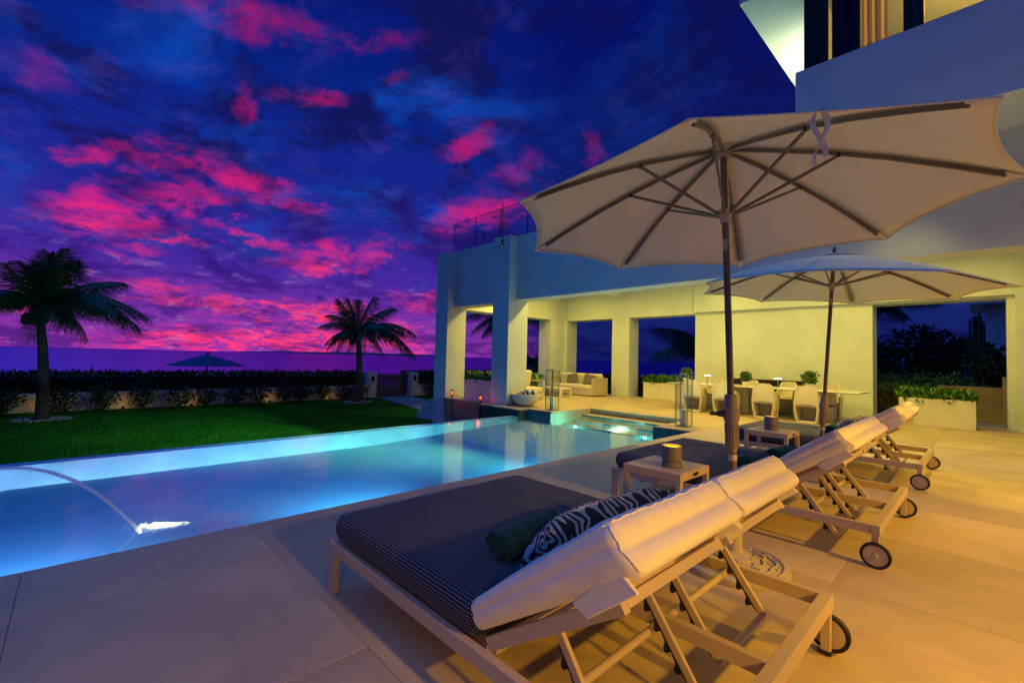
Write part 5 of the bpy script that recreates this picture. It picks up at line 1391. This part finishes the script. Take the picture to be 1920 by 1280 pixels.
# garden behind the right-hand opening
apron = tag(MB().box(-2.6, 2.0, 14.06, 16.4, -.9, -.01).build('garden_terrace', M['pathstone']), kind='structure')
M['tanwall'] = mat('tan_render', (.24, .19, .11), .85, var=.15, vscale=3)
gw2 = thing('boundary_wall', 'tan boundary wall behind the right-hand planter', 'wall', (-.3, 15.2, 0))
MB().box(-.55, .80, -.1, .1, -.01, .80).build('low_section', M['tanwall'], gw2, bevel=.006); MB().box(.52, .80, -.85, -.101, -.01, 1.05).build('stepped_section', M['tanwall'], gw2, bevel=.006)
hedge('box_hedge', 'clipped leafy hedge at the lower left of the right-hand opening', -2.05, -1.18, 14.15, 15.0, 0, .72, 2600, 53, .09, 'bush')
def tree(name, label, loc, r, h, n, seed, leaf=.2, m='treeleaf', cat='tree', grp='trees and shrubs behind the boundary wall'):
    t = thing(name, label, cat, loc, 0, grp)
    tk = MB(); tk.tube([(0, 0, 0), (.05, .03, h*.35), (.0, .08, h*.6)], [.11, .08, .04], 8)
    for k in range(6): a = k*1.05; tk.tube([(.03, .02, h*.28), (r*.5*math.cos(a), r*.5*math.sin(a), h*.62)], [.05, .015], 6)
    tk.build('trunk', M['trunk'], t)
    rnd = random.Random(seed); cl = [(rnd.uniform(-r*.55, r*.55), rnd.uniform(-r*.5, r*.5), h*rnd.uniform(.35, .85), r*rnd.uniform(.35, .6)) for _ in range(9)]
    def reg(rr):
        c_ = rr.choice(cl); f = ell(c_[:3], (c_[3], c_[3], c_[3]*.8), .45); return f(rr)
    leaves('crown', M[m], t, n, reg, leaf, seed, .3, .45)
tree('broadleaf_tree', 'dark rounded tree left of centre in the right-hand opening', (-2.0, 19.2, ZL), 1.5, 3.0, 2600, 71)
tree('broadleaf_tree', 'dark broad tree in the middle of the right-hand opening', (-.95, 20.4, ZL), 1.7, 3.4, 2800, 72)
tree('broadleaf_tree', 'dark tree at the right end of the right-hand opening', (.45, 18.6, ZL), 1.2, 3.1, 2400, 73)
for i, (x, y, w) in enumerate(((-1.75, 16.3, 'left'), (-1.0, 16.6, 'centre left'), (-.35, 16.3, 'centre right'), (.25, 16.5, 'right'))):
    tree('garden_shrub', 'leafy shrub just beyond the boundary wall, '+w+' of the row', (x, y, ZL), .62, 1.95, 1500, 80+i, .13, 'bush', 'shrub')
gl_ = thing('garden_uplight', 'added unseen fill lamp among the shrubs behind the boundary wall', 'garden light', (-.6, 15.55, ZL), 0, 'uplights along the garden wall')
MB().lathe([(.03, 0), (.04, .02), (.045, .10), (.04, .10), (.001, .09)], 12).build('body', M['darkmetal'], gl_)
lamp('uplight', 'POINT', (0, .2, .9), 26, (.55, 1.0, .30), gl_, .05)  # added fill light, lifts the dark planting in the right-hand opening
hedge('rear_hedge', 'dark planting beyond the back openings of the pavilion', -16, -4.2, 17.6, 19.0, ZL, .38, 6500, 54, .22)
ca = thing('cactus', 'tall columnar cactus above the trees in the right-hand opening', 'cactus', (-.26, 18.9, ZL))
M['cactus'] = mat('cactus_skin', (.02, .04, .02), .7, bump=.3, bscale=30)
for (dx, h, r) in ((0, 3.60, .045), (.10, 3.66, .06), (-.09, 3.50, .025), (.18, 3.42, .05)): MB().tube([(dx*.4, 0, 0), (dx, 0, h*.3), (dx, 0, h-.1), (dx, 0, h)], [r, r, r*.95, r*.3], 10).build('stem', M['cactus'], ca, smooth=True)
hs = thing('neighbour_house', 'pale flat-roofed house far behind the trees at right', 'building', (.95, 29.0, ZL))
MB().box(-1.0, 4, 0, 4, 0, 4.9).build('wall', M['plaster'], hs); MB().box(-1.5, 4.4, -.5, 4.4, 4.901, 5.15).build('roof', M['plaster'], hs); MB().box(-.4, .5, -.02, .0, 2.6, 4.0).build('window', M['black'], hs)
